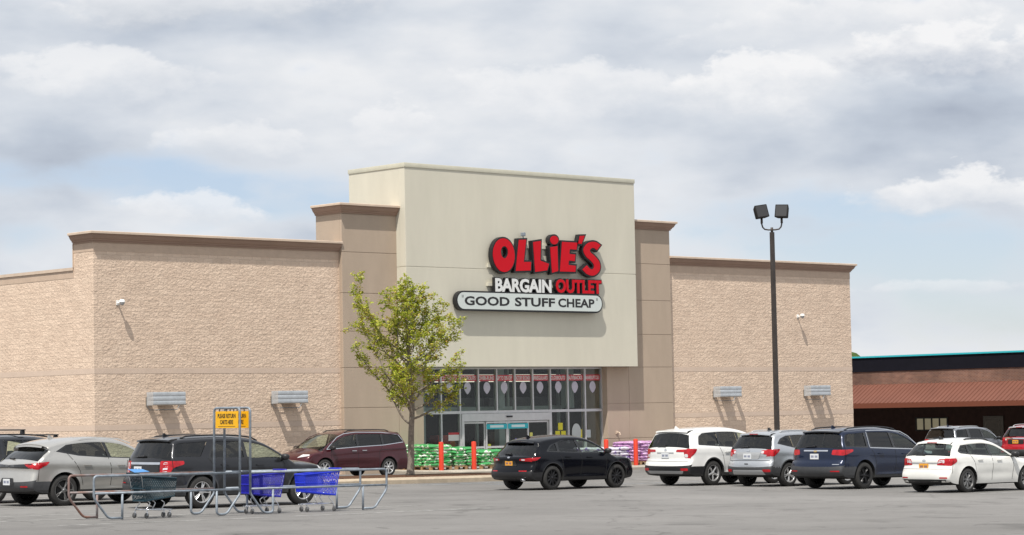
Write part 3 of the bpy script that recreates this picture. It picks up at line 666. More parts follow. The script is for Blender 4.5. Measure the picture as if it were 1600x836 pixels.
# ------------------------------------------------------------ wall lamps with corrugated shields
M_corr = mat('galvanised_sheet', (.50, .53, .56), .42, metal=.35, var=.12, vscale=5)
def wall_lamp(xc, label):
    root = tag(empty('wall_lamp', (xc, YW, 2.9)), label, 'wall lamp', 'lamps with corrugated shields along the store walls')
    z0, z1, w, d = 0, .48, .70, .45
    m = MB(); n = 24
    for k in range(n+1):
        z = z0+(z1-z0)*k/n; o = .012*abs(math.sin(math.pi*3*k/n))**.6
        m.v += [(-w, -.03, z), (-w-o, -d-.0, z), (-w-o, -d-o, z), (w+o, -d-o, z), (w+o, -.03, z)]
        m.v[-4] = (-w-o, -d-o, z)
    for k in range(n):
        for j in range(4): m.f.append([k*5+j, k*5+j+1, (k+1)*5+j+1, (k+1)*5+j])
    o = m.build('shield', M_corr, root)
    sol = o.modifiers.new('thick', 'SOLIDIFY'); sol.thickness = .006
    m = MB()
    for s in (-1, 1): m.box(s*w-.03, s*w+.03, -.03, -.002, -.02, .3)
    m.rbox(-.28, .28, -.30, -.004, .08, .36, .02); m.box(-.3, .3, -.34, -.30, .1, .14); m.box(-w-.03, w+.03, -d-.03, -d-.015, .0, .03)
    m.build('lamp_housing', mat('lamp_bronze', (.20, .17, .14), .6, var=.1), root)
    m = MB(); m.tube([(-w, -.06, -.02), (-w+.1, -.06, -.16), (w-.1, -.06, -.16), (w, -.06, -.02)], .012, 6); m.build('wire_bracket', M_galv, root)
    return root
for xc, lb in ((50.45, 'corrugated grey wall lamp nearest the left corner of the store'), (56.1, 'corrugated grey wall lamp on the left wing beside the pilaster, above the maroon van'), (80.85, 'corrugated grey wall lamp on the right wing left of the lamp post'), (87.1, 'corrugated grey wall lamp nearest the right end of the store')):
    wall_lamp(xc, lb)
def dome(xc, z, label):
    root = tag(empty('security_camera', (xc, YW, z)), label, 'security camera', 'dome cameras high on the store walls')
    m = MB(); m.tube([(0, -.002, -.02), (0, -.22, -.02)], .035, 10); m.rbox(-.07, .07, -.03, -.002, -.1, .08, .01); m.build('bracket_arm', M_white, root)
    m = MB(); m.lathe([(0, .10), (.07, .10), (.10, .06), (.11, 0), (.10, -.01)], 20, c=(0, -.30, 0)); m.build('housing', M_white, root, angle=50)
    m = MB(); m.lathe([(.095, -.012), (.085, -.07), (.05, -.11), (0, -.125)], 20, c=(0, -.30, 0)); m.build('dome_lens', mat('dome_grey', (.35, .36, .37), .15, coat=1), root, smooth=True)
    return root
dome(48.55, 6.62, 'white dome camera on the left wing of the store'); dome(86.1, 6.62, 'white dome camera on the right wing of the store')
# little boxes on the walls
m = MB(); m.rbox(62.1, 62.4, 72.7, 72.797, .95, 1.2, .01); tag(m.build('junction_box', M_dark), 'small dark box on the wall behind the tree trunk', 'box')
m = MB(); m.box(62.2, 62.5, 72.78, 72.797, .35, .85); tag(m.build('wall_notice', M_white), 'white paper notice on the wall below the dark box', 'notice')
m = MB(); m.tube([(73.75, 72.79, 1.45), (73.75, 72.66, 1.46), (73.75, 72.60, 1.42), (73.75, 72.58, 1.34)], .028, 8); m.rbox(73.69, 73.81, 72.765, 72.797, 1.38, 1.52, .01)
tag(m.build('hose_tap', M_lip), 'small tan spout on the wall right of the shop windows', 'spout')
# ------------------------------------------------------------ vehicles
def curve2(pts, step=.045):
    """centripetal-ish curve through control points; a third item 'c' marks a sharp corner"""
    segs, cur = [], []
    for p in pts:
        cur.append(p[:2])
        if len(p) > 2: segs.append(cur); cur = [p[:2]]
    segs.append(cur); out = []
    for s in segs:
        if len(s) < 2: continue
        P = [np.array(q, float) for q in s]; P = [2*P[0]-P[1]]+P+[2*P[-1]-P[-2]]
        for i in range(1, len(P)-2):
            n = max(2, int(np.linalg.norm(P[i+1]-P[i])/step)); a, b, c, d = P[i-1], P[i], P[i+1], P[i+2]
            l0, l1, l2 = (max(np.linalg.norm(v), 1e-6)**.5 for v in (b-a, c-b, d-c))
            m1 = l1*((b-a)/l0-(c-a)/(l0+l1)+(c-b)/l1) if True else 0; m2 = l1*((c-b)/l1-(d-b)/(l1+l2)+(d-c)/l2)
            for k in range(n):
                t = k/n; out.append((2*t**3-3*t**2+1)*b+(t**3-2*t**2+t)*m1+(-2*t**3+3*t**2)*c+(t**3-t**2)*m2)
    out.append(np.array(segs[-1][-1] if len(segs[-1]) else segs[-2][-1], float)); return np.array(out)
def insert_z(P, z, front):
    """add a sample where the rear (or front) slope crosses height z"""
    rng = range(len(P)-1) if not front else range(len(P)-2, -1, -1)
    for i in rng:
        if (P[i][1]-z)*(P[i+1][1]-z) < 0:
            t = (z-P[i][1])/(P[i+1][1]-P[i][1])
            if min(t, 1-t) < .12:
                j = i if t < .5 else i+1; P[j] = P[i]+(P[i+1]-P[i])*t; return P
            return np.insert(P, i+1, P[i]+(P[i+1]-P[i])*t, axis=0)
    return P
def wheel_meshes(r, wd, rimr, style, spokes):
    t = MB()
    t.lathe([(rimr-.005, -wd/2+.02), (rimr+.012, -wd/2), (r-.035, -wd/2+.004), (r-.010, -wd/2+.022), (r, -wd/2+.05), (r-.003, 0), (r, wd/2-.05), (r-.010, wd/2-.022), (r-.035, wd/2-.004), (rimr+.012, wd/2), (rimr-.005, wd/2-.02)], 40, 'y')
    m = MB()                                              # rim: outer lip at -y side is the outside
    m.lathe([(rimr, -wd/2+.012), (rimr-.004, -wd/2+.004), (rimr-.018, -wd/2+.006), (rimr-.028, -wd/2+.03), (rimr-.04, wd/2-.02)], 40, 'y')
    y0 = -wd/2+.018
    m.lathe([(0, y0-.012), (.028, y0-.010), (.036, y0), (.065, y0+.012), (.07, y0+.05)], 20, 'y')
    for k in range(spokes):
        a = 2*math.pi*k/spokes+.3
        def sp(a0, w0, w1, r0=.05, r1=rimr-.02):
            c, s = math.cos(a0), math.sin(a0); tx, tz = -s, c
            q = []
            for rr, ww, yy in ((r0, w0, y0+.008), (r0*.4+r1*.6, (w0+w1)/2, y0-.002), (r1, w1, y0+.004)):
                for sg, dy in ((-1, .012), (-.45, 0), (.45, 0), (1, .012)): q.append((c*rr+tx*ww*sg, yy+dy, s*rr+tz*ww*sg))
                for sg in (1, -1): q.append((c*rr+tx*ww*sg*.8, yy+.04, s*rr+tz*ww*sg*.8))
            f = []
            for i in range(2):
                for j in range(6): f.append([i*6+j, i*6+(j+1) % 6, (i+1)*6+(j+1) % 6, (i+1)*6+j])
            m.add(q, f)
        if style == 'twin': sp(a-.13, .017, .015); sp(a+.13, .017, .015)
        elif style == 'y': sp(a, .024, .018, .05, rimr*.6); sp(a-.10, .012, .014, rimr*.45); sp(a+.10, .012, .014, rimr*.45)
        else: sp(a, .030, .026)
    d = MB(); d.lathe([(0, y0+.06), (rimr-.03, y0+.06)], 24, 'y'); d.lathe([(.05, y0+.045), (rimr*.72, y0+.045), (rimr*.72, y0+.06)], 24, 'y')
    return t, m, d
def make_car(name, label, cat, sp, paint, X, Y, rz=0.0, group='cars parked in the lot'):
    L, Wd, zs, wr = sp['L'], sp['W'], sp['sill'], sp['wr']; xa = sp['xr']; xf = xa+sp['wb']; w = Wd/2
    root = tag(empty(name, (X, Y, G(X, Y)), rz, tilt=True), label, cat, group)
    zbr, zbf = sp['belt']; Ra = wr+sp.get('gap', .055)
    def belt(x): return zbr+(zbf-zbr)*np.clip((x-.6)/(L-1.9), 0, 1)
    th, tr, thr = sp.get('tumble', .30), sp.get('taper', .055), sp.get('gtaper', .10)
    def Wf(x, z):
        x = np.asarray(x, float); z = np.asarray(z, float); zb = belt(x); zm = .60
        y = w-.012-.030*np.clip((z-zm)/(zb-zm), 0, 1.2)**2-.055*np.clip((zm-z)/(zm-zs+1e-6), 0, 1.3)**2
        e = np.clip(z-zb+.03, 0, 1); y = y-.012*np.clip(e/.03, 0, 1)-th*e-.10*e*e
        y = y+.010*np.exp(-((z-zb+.16)/.05)**2)                                  # shoulder line
        a = np.clip((1.25-x)/1.25, 0, 1); ab = np.clip((z-zb)/.35, 0, 1); y = y-(tr+thr*ab)*a**2.2
        b = np.clip((x-(L-1.35))/1.35, 0, 1); y = y-.115*b**2.4
        for xc in (xa, xf):
            d = np.hypot(x-xc, z-wr); y = y+.020*np.clip(1-(d-Ra)/.16, 0, 1)**1.5*(z < zb)
        mid = np.clip(1-np.abs(x-(xa+xf)/2)/(sp['wb']/2-Ra+.05), 0, 1)**.5
        y = y-.024*mid*np.exp(-((z-.50)/.10)**2)
        return y
    top = curve2(sp['top'])
    rz0, rz1, rtm = sp['rglass']; wz0, wz1, wtm = sp['wglass']
    for zz in (rz0, rz1, sp.get('rtrim', .5)): top = insert_z(top, zz, False)
    for zz in (wz0, wz1): top = insert_z(top, zz, True)
    def arch(xc):
        a = math.acos(min(1, (wr-zs)/Ra)); a0 = -math.pi/2+a; a1 = math.pi*1.5-a
        a0 = math.asin((zs-wr)/Ra); a1 = math.pi-a0; return [(xc+Ra*math.cos(t), wr+Ra*math.sin(t)) for t in np.linspace(a0, a1, 26)]
    def seg(xa_, xb_): n = max(2, int(abs(xa_-xb_)/.07)); return [(xa_+(xb_-xa_)*k/n, zs) for k in range(1, n)]
    fa, ra = arch(xf), arch(xa)
    bot = seg(top[-1][0], fa[0][0])+fa+seg(fa[-1][0], ra[0][0])+ra+seg(ra[-1][0], top[0][0])
    P = np.vstack([top, np.array(bot)]); n = len(P); nt_ = len(top)
    isb = np.zeros(n, bool); isb[nt_:] = True
    T = np.roll(P, -1, 0)-np.roll(P, 1, 0); T /= np.linalg.norm(T, axis=1)[:, None]; Nn = np.stack([-T[:,1], T[:,0]], 1)   # path runs rear-bottom > roof > front: outward normal is left of travel
    zb = belt(P[:,0]); up = np.clip(Nn[:,1], 0, 1)**2; bk = np.clip(-Nn[:,0], 0, 1)**2; fr = np.clip(Nn[:,0], 0, 1)**2; s = up+bk+fr+1e-6
    hi = np.clip((P[:,1]-zb)/.15, 0, 1)
    r = (up*(.17*(1-hi)+.12*hi)+bk*(.24*(1-hi)+.12*hi)+fr*(.36*(1-hi)+.14*hi))/s
    c = (up*(.05*(1-hi)+.035*hi)+bk*(.07*(1-hi)+.07*hi)+fr*(.10*(1-hi)+.10*hi))/s
    k = np.clip((P[:,1]-zs)/.22, 0.1, 1); r = r*k; c = c*k
    r[isb] = .015; c[isb] = 0
    ker = np.ones(7)/7
    for _ in range(2):
        for arr in (r, c):
            q = np.convolve(np.r_[arr[-3:], arr, arr[:3]], ker, 'valid'); arr[:] = q
    r[nt_+3:n-3] = .015; c[nt_+3:n-3] = 0
    s0, s1 = np.array([.95, .80]), np.array([L-.95, .72]); sd = s1-s0
    tt = np.clip(((P-s0)@sd)/(sd@sd), 0, 1); tgt = s0+tt[:, None]*sd; D = tgt-P; D /= np.linalg.norm(D, axis=1)[:, None]
    D[isb] = -Nn[isb]
    ins = P+D*(r+c)[:, None]; Wi = Wf(ins[:,0], ins[:,1])
    ts = sorted({0, .2, .4, .56, .70, .90, .95, .98, .995, 1, rtm, wtm}); m_ = len(ts)
    en = 3.0
    rows = []                                             # rows[i][j] for t>=0
    for t in ts:
        inn = c*t*t+r*(1-(1-t**en)**(1/en)); q = P+D*inn[:, None]; rows.append(np.column_stack([q[:,0], Wi*t, q[:,1]]))
    rows = np.stack(rows, 1)                              # n, m, 3
    V = []; cls = {}
    def vid(i, j, sg):
        return (i*m_+j)*2+(0 if sg < 0 else 1)
    for i in range(n):
        for j in range(m_):
            a = rows[i, j]; V += [(a[0], -a[1], a[2]), (a[0], a[1], a[2])]
    ipk = int(np.argmax(top[:,1]))
    rtrim = sp.get('rtrim', 0); btop = sp.get('bump_top')
    for i in range(n):
        i2 = (i+1) % n; z = (P[i,1]+P[i2,1])/2; bottom = i >= nt_-1
        for j in range(m_-1):
            tm = (ts[j]+ts[j+1])/2
            if bottom: cl = 'underbody'
            elif i < ipk and rz0 < z < rz1 and tm < rtm: cl = 'rear_window'
            elif i >= ipk and wz0 < z < wz1 and tm < wtm: cl = 'windshield'
            elif i < ipk and z < rtrim: cl = 'lower_trim'
            else: cl = 'body'
            if cl == 'body' and 'rear_black' in sp and i < ipk and sp['rear_black'][0] < z < sp['rear_black'][1]: cl = 'pillar_trim'
            for sg in (-1, 1):
                q = [vid(i, j, sg), vid(i2, j, sg), vid(i2, j+1, sg), vid(i, j+1, sg)]
                cls.setdefault(cl, []).append(q if sg > 0 else q[::-1])
    # side sheets
    loops = [[tuple(p) for p in ins]]; kinds = []
    for wname, poly in sp['windows']: pl = [tuple(p) for p in smooth_poly(poly, .05)]; loops.append(pl); kinds.append((wname, pl))
    for poly in sp.get('dlo', []): pl = [tuple(p) for p in smooth_poly(poly, .05)]; loops.append(pl); kinds.append(('pillar_trim', pl))
    clad = sp.get('clad')
    if clad:
        cz, cw = clad
        for xc in (xa, xf):
            a0 = math.asin(max(-1, (zs-.05-wr)/(Ra+cw))); loops.append([(xc+(Ra+cw)*math.cos(t), wr+(Ra+cw)*math.sin(t)) for t in np.linspace(a0, math.pi-a0, 34)])
        loops.append([(.0, cz), (L, cz), (L, zs-.2), (0, zs-.2)])
    pts, edges = [], []
    for lp in loops:
        k0 = len(pts); pts += lp; nn = len(lp); edges += [(k0+i, k0+(i+1) % nn) for i in range(nn)]
    gx, gz = np.meshgrid(np.arange(.06, L, .065), np.arange(zs+.03, sp['H'], .055)); gp = np.column_stack([gx.ravel(), gz.ravel()])
    gp[:,0] += (np.round(gp[:,1]/.055) % 2)*.03
    gp = gp[inpoly(gp, ins)]; allb = np.array(pts)
    dmin = np.array([np.min(np.hypot(*(allb-q).T)) for q in gp]); gp = gp[dmin > .028]
    pts += [tuple(q) for q in gp]
    res = delaunay_2d_cdt([Vector(q) for q in pts], edges, [], 0, 1e-5); cv = np.array([q[:] for q in res[0]]); F = res[2]
    cen = np.array([cv[list(f)].mean(0) for f in F]); ok = inpoly(cen, ins)
    ck = np.array(['body']*len(F), dtype=object)
    if clad:
        for xc in (xa, xf): ck[np.hypot(cen[:,0]-xc, cen[:,1]-wr) < Ra+cw] = 'lower_trim'
        ck[cen[:,1] < cz] = 'lower_trim'
    if rtrim: ck[(cen[:,1] < rtrim) & (cen[:,0] < xa-Ra*.6)] = 'lower_trim'
    for kn, pl in kinds[::-1]: ck[inpoly(cen, pl)] = kn
    yv = Wf(cv[:,0], cv[:,1]); base = len(V)
    for sg in (-1, 1):
        b0 = len(V); V += [(p[0], sg*y, p[1]) for p, y in zip(cv, yv)]
        for f, good, kk in zip(F, ok, ck):
            if good:
                f = [b0+i for i in f]
                a_, b_, c_ = (np.array(V[i]) for i in f); nrm = np.cross(b_-a_, c_-a_)
                if nrm[1]*sg < 0: f = f[::-1]
                cls.setdefault((kk, sg) if kk.startswith('window') or kk == 'pillar_trim' else kk, []).append(f)
    allf = [f for v_ in cls.values() for f in v_]; bvh = BVHTree.FromPolygons([Vector(v) for v in V], allf)
    MM = {'body': paint, 'underbody': M_under, 'lower_trim': sp.get('trim_mat', M_trim), 'pillar_trim': M_blackg, 'rear_window': sp.get('rg', M_glass_dark), 'windshield': M_glass_clear}
    for kk, fs in cls.items():
        key = kk[0] if isinstance(kk, tuple) else kk
        used = sorted({i for f in fs for i in f}); mp = {i: a for a, i in enumerate(used)}; vs = [V[i] for i in used]
        glass = key.startswith('window') or key in ('rear_window', 'windshield')
        if key.startswith('window'): vs = [(a, b-(.014 if b > 0 else -.014), c_) for a, b, c_ in vs]
        mt = MM.get(key) or (M_glass_clear if key.endswith('f') else sp.get('sg', M_glass_dark))
        nm = {'w': 'side_window'}.get(key[0], key) if key.startswith('window') else key
        o = meshobj(nm, vs, [[mp[i] for i in f] for f in fs], mt, root, True, True)
        o.data.set_sharp_from_angle(angle=R(50))
    # --- projected features
    def cast(org, d):
        h = bvh.ray_cast(Vector(org), Vector(d)); return (h[0], h[1]) if h[0] else (None, None)
    def patch(name, m, polys, off=.006, parent=root, step=.04):
        mb = MB()
        for side, poly in polys:
            pl = smooth_poly(poly, step); gx, gz = np.meshgrid(np.arange(min(p[0] for p in pl), max(p[0] for p in pl), step), np.arange(min(p[1] for p in pl), max(p[1] for p in pl), step))
            g_ = np.column_stack([gx.ravel(), gz.ravel()]); g_ = g_[inpoly(g_, pl)]; ap = np.array(pl)
            if len(g_): g_ = g_[np.array([np.min(np.hypot(*(ap-q).T)) for q in g_]) > step*.45]
            ps = [tuple(p) for p in pl]+[tuple(q) for q in g_]; nn = len(pl)
            rs = delaunay_2d_cdt([Vector(p) for p in ps], [(i, (i+1) % nn) for i in range(nn)], [], 0, 1e-5); cv_ = [q[:] for q in rs[0]]
            tri = [f for f, okk in zip(rs[2], inpoly([np.mean([cv_[i] for i in f], 0) for f in rs[2]], pl)) if okk]
            out = []; bad = []
            for a, b in cv_:
                if side == 'r': h, nr = cast((-2, a, b), (1, 0, 0)); dflt = (.1, a, b)
                elif side == 'f': h, nr = cast((L+2, a, b), (-1, 0, 0)); dflt = (L-.1, a, b)
                else:
                    sg = -1 if side == 's-' else 1; h, nr = cast((a, sg*3, b), (0, -sg, 0)); dflt = (a, sg*w*.9, b)
                if h is None: h = Vector(dflt); nr = Vector((0, 0, 0))
                bad.append(nr.length < .1 or (abs(nr.x) < .45 if side in 'rf' else abs(nr.y) < .30))
                o_ = Vector((-1, 0, 0)) if side == 'r' else Vector((1, 0, 0)) if side == 'f' else Vector((0, sg, 0))
                out.append(h+(nr*.5+o_*.5)*off if nr.dot(o_) > 0 else h+o_*off)
            tri = [list(t) for t in tri if not any(bad[i] for i in t) and max((out[t[0]]-out[t[1]]).length, (out[t[1]]-out[t[2]]).length, (out[t[2]]-out[t[0]]).length) < .22]
            if side in ('s+', 'r'): tri = [t[::-1] for t in tri]
            par = list(range(len(out)))                    # keep the one connected sheet, drop crumbs
            def fnd(a):
                while par[a] != a: par[a] = par[par[a]]; a = par[a]
                return a
            for t in tri: par[fnd(t[0])] = fnd(t[1]); par[fnd(t[1])] = fnd(t[2])
            cnt = {}
            for t in tri: cnt[fnd(t[0])] = cnt.get(fnd(t[0]), 0)+1
            if not cnt: continue
            best = max(cnt, key=cnt.get); tri = [t for t in tri if fnd(t[0]) == best]; us = sorted({i for t in tri for i in t}); mp_ = {a: b for b, a in enumerate(us)}
            mb.add([out[i] for i in us], [[mp_[i] for i in t] for t in tri])
        return meshobj(name, mb.v, mb.f, m, parent, True)
    def mir(poly): return [(-a, b) for a, b in poly][::-1]
    for sg in (-1, 1):
        for kind, m, rear, side in sp.get('tail', []):
            pl = []
            if rear: pl.append(('r', rear if sg > 0 else mir(rear)))
            if side: pl.append(('s-' if sg < 0 else 's+', side))
            patch(kind, m, pl)
        for kind, m, fr_, side in sp.get('head', []):
            pl = []
            if fr_: pl.append(('f', fr_ if sg > 0 else mir(fr_)))
            if side: pl.append(('s-' if sg < 0 else 's+', side))
            patch(kind, m, pl)
    for kind, m, poly in sp.get('rear', []): patch(kind, m, [('r', poly)], .010)
    for kind, m, poly in sp.get('front', []): patch(kind, m, [('f', poly)], .010)
    # shut lines, window surrounds: thin ribbons laid on the side
    def ribbon(pl, wd_, off, mb, closed=False, sides=(-1, 1)):
        pl = [np.array(p, float) for p in pl]; q = []
        for a, b in zip(pl[:-1], pl[1:]):
            nn = max(1, int(np.linalg.norm(b-a)/.06)); q += [a+(b-a)*k/nn for k in range(nn)]
        q.append(pl[-1]); q = np.array(q); t = np.gradient(q, axis=0); t /= np.linalg.norm(t, axis=1)[:, None]+1e-9; nr = np.column_stack([-t[:,1], t[:,0]])
        a, b = q+nr*wd_/2, q-nr*wd_/2
        for sg in sides:
            k0 = len(mb.v); ya, yb = Wf(a[:,0], a[:,1])+off, Wf(b[:,0], b[:,1])+off
            for i in range(len(q)): mb.v += [(a[i,0], sg*ya[i], a[i,1]), (b[i,0], sg*yb[i], b[i,1])]
            for i in range(len(q)-1): f = [k0+2*i, k0+2*i+1, k0+2*i+3, k0+2*i+2]; mb.f.append(f if sg < 0 else f[::-1])
    for pl in sp.get('lines', []):
        for sd in (-1, 1): mb = MB(); ribbon(pl, .015, .0015, mb, sides=(sd,)); mb.build('shut_line', M_under, root)
    if sp.get('surround'):
        for sd in (-1, 1):
            mb = MB()
            for pl in sp['surround']: ribbon(smooth_poly(pl, .05, False), sp.get('sw', .022), .004, mb, sides=(sd,))
            mb.build('window_surround', sp.get('sm', M_chrome), root)
    for (hx, hz) in sp.get('handles', []):
        for sg in (-1, 1):
            y = float(Wf(hx, hz)); mb = MB(); y0, y1 = (y+.012, y+.034); 
            if sg < 0: y0, y1 = -y1, -y0
            mb.rbox(hx-.11, hx+.11, y0, y1, hz-.014, hz+.014, .009); mb.box(hx-.10, hx-.085, min(y, y+.02)*sg-.01, min(y, y+.02)*sg+.012, hz-.01, hz+.01); mb.box(hx+.085, hx+.10, y*sg-.01, y*sg+.012, hz-.01, hz+.01)
            mb.build('door_handle', sp.get('handle_mat', paint), root, angle=40)
    mx, mz = sp['mirror']
    for sg in (-1, 1):
        y = float(Wf(mx, mz)); b = bmesh.new(); bmesh.ops.create_uvsphere(b, u_segments=14, v_segments=10, radius=1)
        for v in b.verts:
            q = v.co; v.co = Vector((mx+.02+.085*np.sign(q.x)*abs(q.x)**.8+(.03*abs(q.y)), sg*(y+.13)+.115*np.sign(q.y)*abs(q.y)**.75, mz+.06+.075*np.sign(q.z)*abs(q.z)**.75))
        mm = MB(); mm.addbm(b); o = mm.build('wing_mirror', sp.get('mirror_mat', paint), root, smooth=True)
        st = MB(); st.rbox(mx-.02, mx+.07, min(sg*(y-.02), sg*(y+.08)), max(sg*(y-.02), sg*(y+.08)), mz-.02, mz+.025, .01); st.build('mirror_stalk', M_black).parent = o
    if 'rails' in sp:
        x0, x1, hh, m = sp['rails']
        for sg in (-1, 1):
            pt = []
            for k_ in range(15):
                t = k_/14; x = x0+(x1-x0)*t; h, _ = cast((x, sg*(sp.get('raily', w-.36)), 3), (0, 0, -1))
                z = h.z if h else sp['H']; e = min(1, min(t, 1-t)/.07); pt.append((x, sg*sp.get('raily', w-.36), z+hh*e+.006))
            mb = MB(); mb.tube(pt, .019, 8); mb.build('roof_rail', m, root, smooth=True)
    if 'bars' in sp:
        for x in sp['bars']:
            ry = sp.get('raily', w-.36)+.02; h, _ = cast((x, ry, 3), (0, 0, -1)); z = h.z+.09
            mb = MB(); mb.rbox(x-.04, x+.04, -ry-.10, ry+.10, z+.06, z+.095, .012)
            for sg in (-1, 1): mb.rbox(x-.05, x+.05, sg*ry-.05, sg*ry+.05, z-.06, z+.06, .02)
            mb.build('roof_bar', M_black, root)
    if 'spoiler' in sp:
        x, z, ln, yw, m = sp['spoiler']; mb = MB(); nn = 14; k0 = 0
        for k_ in range(nn+1):
            u_ = -1+2*k_/nn; y = yw*u_; bow = .07*u_*u_; zz = z-.03*u_*u_
            mb.v += [(x-ln+bow, y, zz-.055), (x-ln+bow+.01, y, zz-.022), (x+.06, y, zz+.006), (x+.22, y, zz+.012), (x+.22, y, zz-.05), (x+.05, y, zz-.065)]
        for k_ in range(nn):
            for j in range(6): mb.f.append([k_*6+j, k_*6+(j+1) % 6, (k_+1)*6+(j+1) % 6, (k_+1)*6+j])
        mb.f += [list(range(6)), [nn*6+j for j in range(6)][::-1]]
        mb.build('spoiler', m, root, angle=45)
        if sp.get('high_light'): st = MB(); st.box(x-ln-.004, x-ln+.012, -.16, .16, z-.05, z-.03); st.build('brake_light', M_redl, root)
    x = sp.get('fin', 1.0)
    if x:
        h, _ = cast((x, 0, 3), (0, 0, -1)); mb = MB(); mb.prism([(x-.09, h.z-.005), (x-.07, h.z+.075), (x-.045, h.z+.08), (x+.10, h.z-.005)], -.018, .018); mb.build('antenna', sp.get('fin_mat', paint), root)
    # number plate, wiper, tail pipe
    if 'plate' in sp:
        py_, pz_, pm = sp['plate']; h, _ = cast((-2, py_, pz_), (1, 0, 0)); hx = h.x-.018
        mb = MB(); mb.rbox(hx, hx+.012, py_-.155, py_+.155, pz_-.078, pz_+.078, .004); pp = mb.build('licence_plate', pm, root)
        mb = MB(); rnd = random.Random(int(X*10))
        for k_ in range(7):
            if k_ == 3: continue
            y = py_-.105+k_*.035; mb.box(hx-.002, hx-.0005, y-.010, y+.010, pz_-.03, pz_+.032)
        mb.build('plate_characters', mat('plate_ink', (.03, .05, .16), .6)).parent = pp
    if 'wiper' in sp:
        y0, z0, y1, z1 = sp['wiper']; mb = MB(); pts_ = []
        for k_ in range(5):
            t = k_/4; y = y0+(y1-y0)*t; z = z0+(z1-z0)*t; h, _ = cast((-2, y, z), (1, 0, 0)); pts_.append((h.x-.03, y, z))
        mb.tube(pts_, [.028, .02, .014, .012, .01], 6); mb.build('rear_wiper', M_black, root)
    if 'pipe' in sp:
        for y in sp['pipe']: mb = MB(); mb.lathe([(.032, 0), (.040, 0), (.040, .18), (.032, .18)], 16, 'y'); o = mb.build('tail_pipe', M_chrome, root, smooth=True); o.rotation_euler = (0, 0, R(-90)); o.location = (sp.get('pipex', .06), y, zs+.03)
    # seats and dash
    for sx in sp.get('seats', (xf-1.35, xf-2.15)):
        for y in (-.38, .38):
            mb = MB(); mb.rbox(sx-.1, sx+.42, y-.24, y+.24, .42, .60, .05); mb.rbox(sx-.16, sx-.02, y-.24, y+.24, .55, 1.14, .06); mb.rbox(sx-.15, sx-.05, y-.13, y+.13, 1.17, 1.34, .04)
            mb.build('seat', M_seat, root, angle=50)
    mb = MB(); mb.rbox(xf-.62, xf-.15, -w+.2, w-.2, .7, .98, .06); mb.build('dashboard', M_seat, root, angle=50)
    st = []
    for k_ in range(16): t = 2*math.pi*k_/16; st.append((xf-.70+.05*math.sin(t), .38+.18*math.cos(t), 1.0+.17*math.sin(t)))
    mb = MB(); mb.tube(st, .014, 6, closed=True); mb.build('steering_wheel', M_black, root)
    # wheels
    style, ns, rm = sp['rim']; tb, rb, db = wheel_meshes(wr, .235, sp.get('rimr', wr*.70), style, ns)
    tme = rme = dme = None
    for xc in (xa, xf):
        for sg in (-1, 1):
            if tme is None:
                o = tb.build('wheel', M_rubber, root, angle=40); q = rb.build('rim', rm, o, angle=35); d = db.build('brake_disc', M_under, o); tme, rme, dme = o.data, q.data, d.data
            else:
                o = bpy.data.objects.new('wheel', tme); q = bpy.data.objects.new('rim', rme); d = bpy.data.objects.new('brake_disc', dme)
                for a in (o, q, d): COL.objects.link(a)
                o.parent = root; q.parent = o; d.parent = o
            o.location = (xc, sg*(w-.135), wr); o.rotation_euler = (0, random.uniform(0, 6.28), 0 if sg < 0 else math.pi)
    mb = MB(); mb.box(xa-.06, xa+.06, -w+.3, w-.3, wr-.10, wr+.02); mb.rbox(xa-.5, xf+.3, -w+.25, w-.25, zs-.02, zs+.06, .02); mb.box(xf-.05, xf+.05, -w+.3, w-.3, wr-.08, wr)
    mb.build('axle', M_under, root)
    return root
def smooth_poly(poly, step=.05, closed=True, cr_=.035):
    """polygon with lightly rounded corners, resampled"""
    P = [np.array(p[:2], float) for p in poly]; n = len(P); out = []
    rng = range(n) if closed else range(n)
    for i in rng:
        if not closed and i in (0, n-1): out.append(P[i]); continue
        a, b, c = P[i-1], P[i], P[(i+1) % n]; la, lc = np.linalg.norm(a-b), np.linalg.norm(c-b); rr = min(cr_, la*.4, lc*.4)
        p0 = b+(a-b)/la*rr; p2 = b+(c-b)/lc*rr
        for t in (0, .5, 1): out.append((1-t)**2*p0+2*t*(1-t)*b+t*t*p2)
    res = []; m = len(out)
    for i in range(m if closed else m-1):
        a, b = out[i], out[(i+1) % m]; k = max(1, int(np.linalg.norm(b-a)/step)); res += [tuple(a+(b-a)*j/k) for j in range(k)]
    if not closed: res.append(tuple(out[-1]))
    return res
def paintmat(name, col, metal=.35, rough=.32, coat=1.0): return mat(name, col, rough, metal, coat, var=.05, vscale=2.5, backdark=True, spec=.28)
P_silver = paintmat('paint_warm_silver', (.50, .487, .46), .65, .33); P_grey = paintmat('paint_charcoal', (.022, .023, .027), .3, .28, .5)
P_maroon = paintmat('paint_maroon', (.060, .007, .013), .3, .28, .8); P_black = paintmat('paint_blue_black', (.002, .0024, .005), .0, .20, .12)
P_white = paintmat('paint_white', (.76, .76, .745), 0, .35); P_silver2 = paintmat('paint_cool_silver', (.52, .54, .565), .75, .34)
P_navy = paintmat('paint_navy', (.006, .013, .038), .25, .26, .6); P_white2 = paintmat('paint_pearl_white', (.74, .735, .70), 0, .35)
P_steel = paintmat('paint_steel_grey', (.17, .18, .20), .5, .3); P_red = paintmat('paint_red', (.42, .006, .02), .3, .28); P_slate = paintmat('paint_dark_slate', (.02, .022, .028), .4, .3)
M_rimsil = mat('rim_silver', (.60, .60, .60), .3, metal=.7, var=.08, vscale=10); M_rimblk = mat('rim_black', (.018, .018, .02), .3, metal=.4); M_rimgrey = mat('rim_grey', (.20, .20, .20), .35, metal=.6)
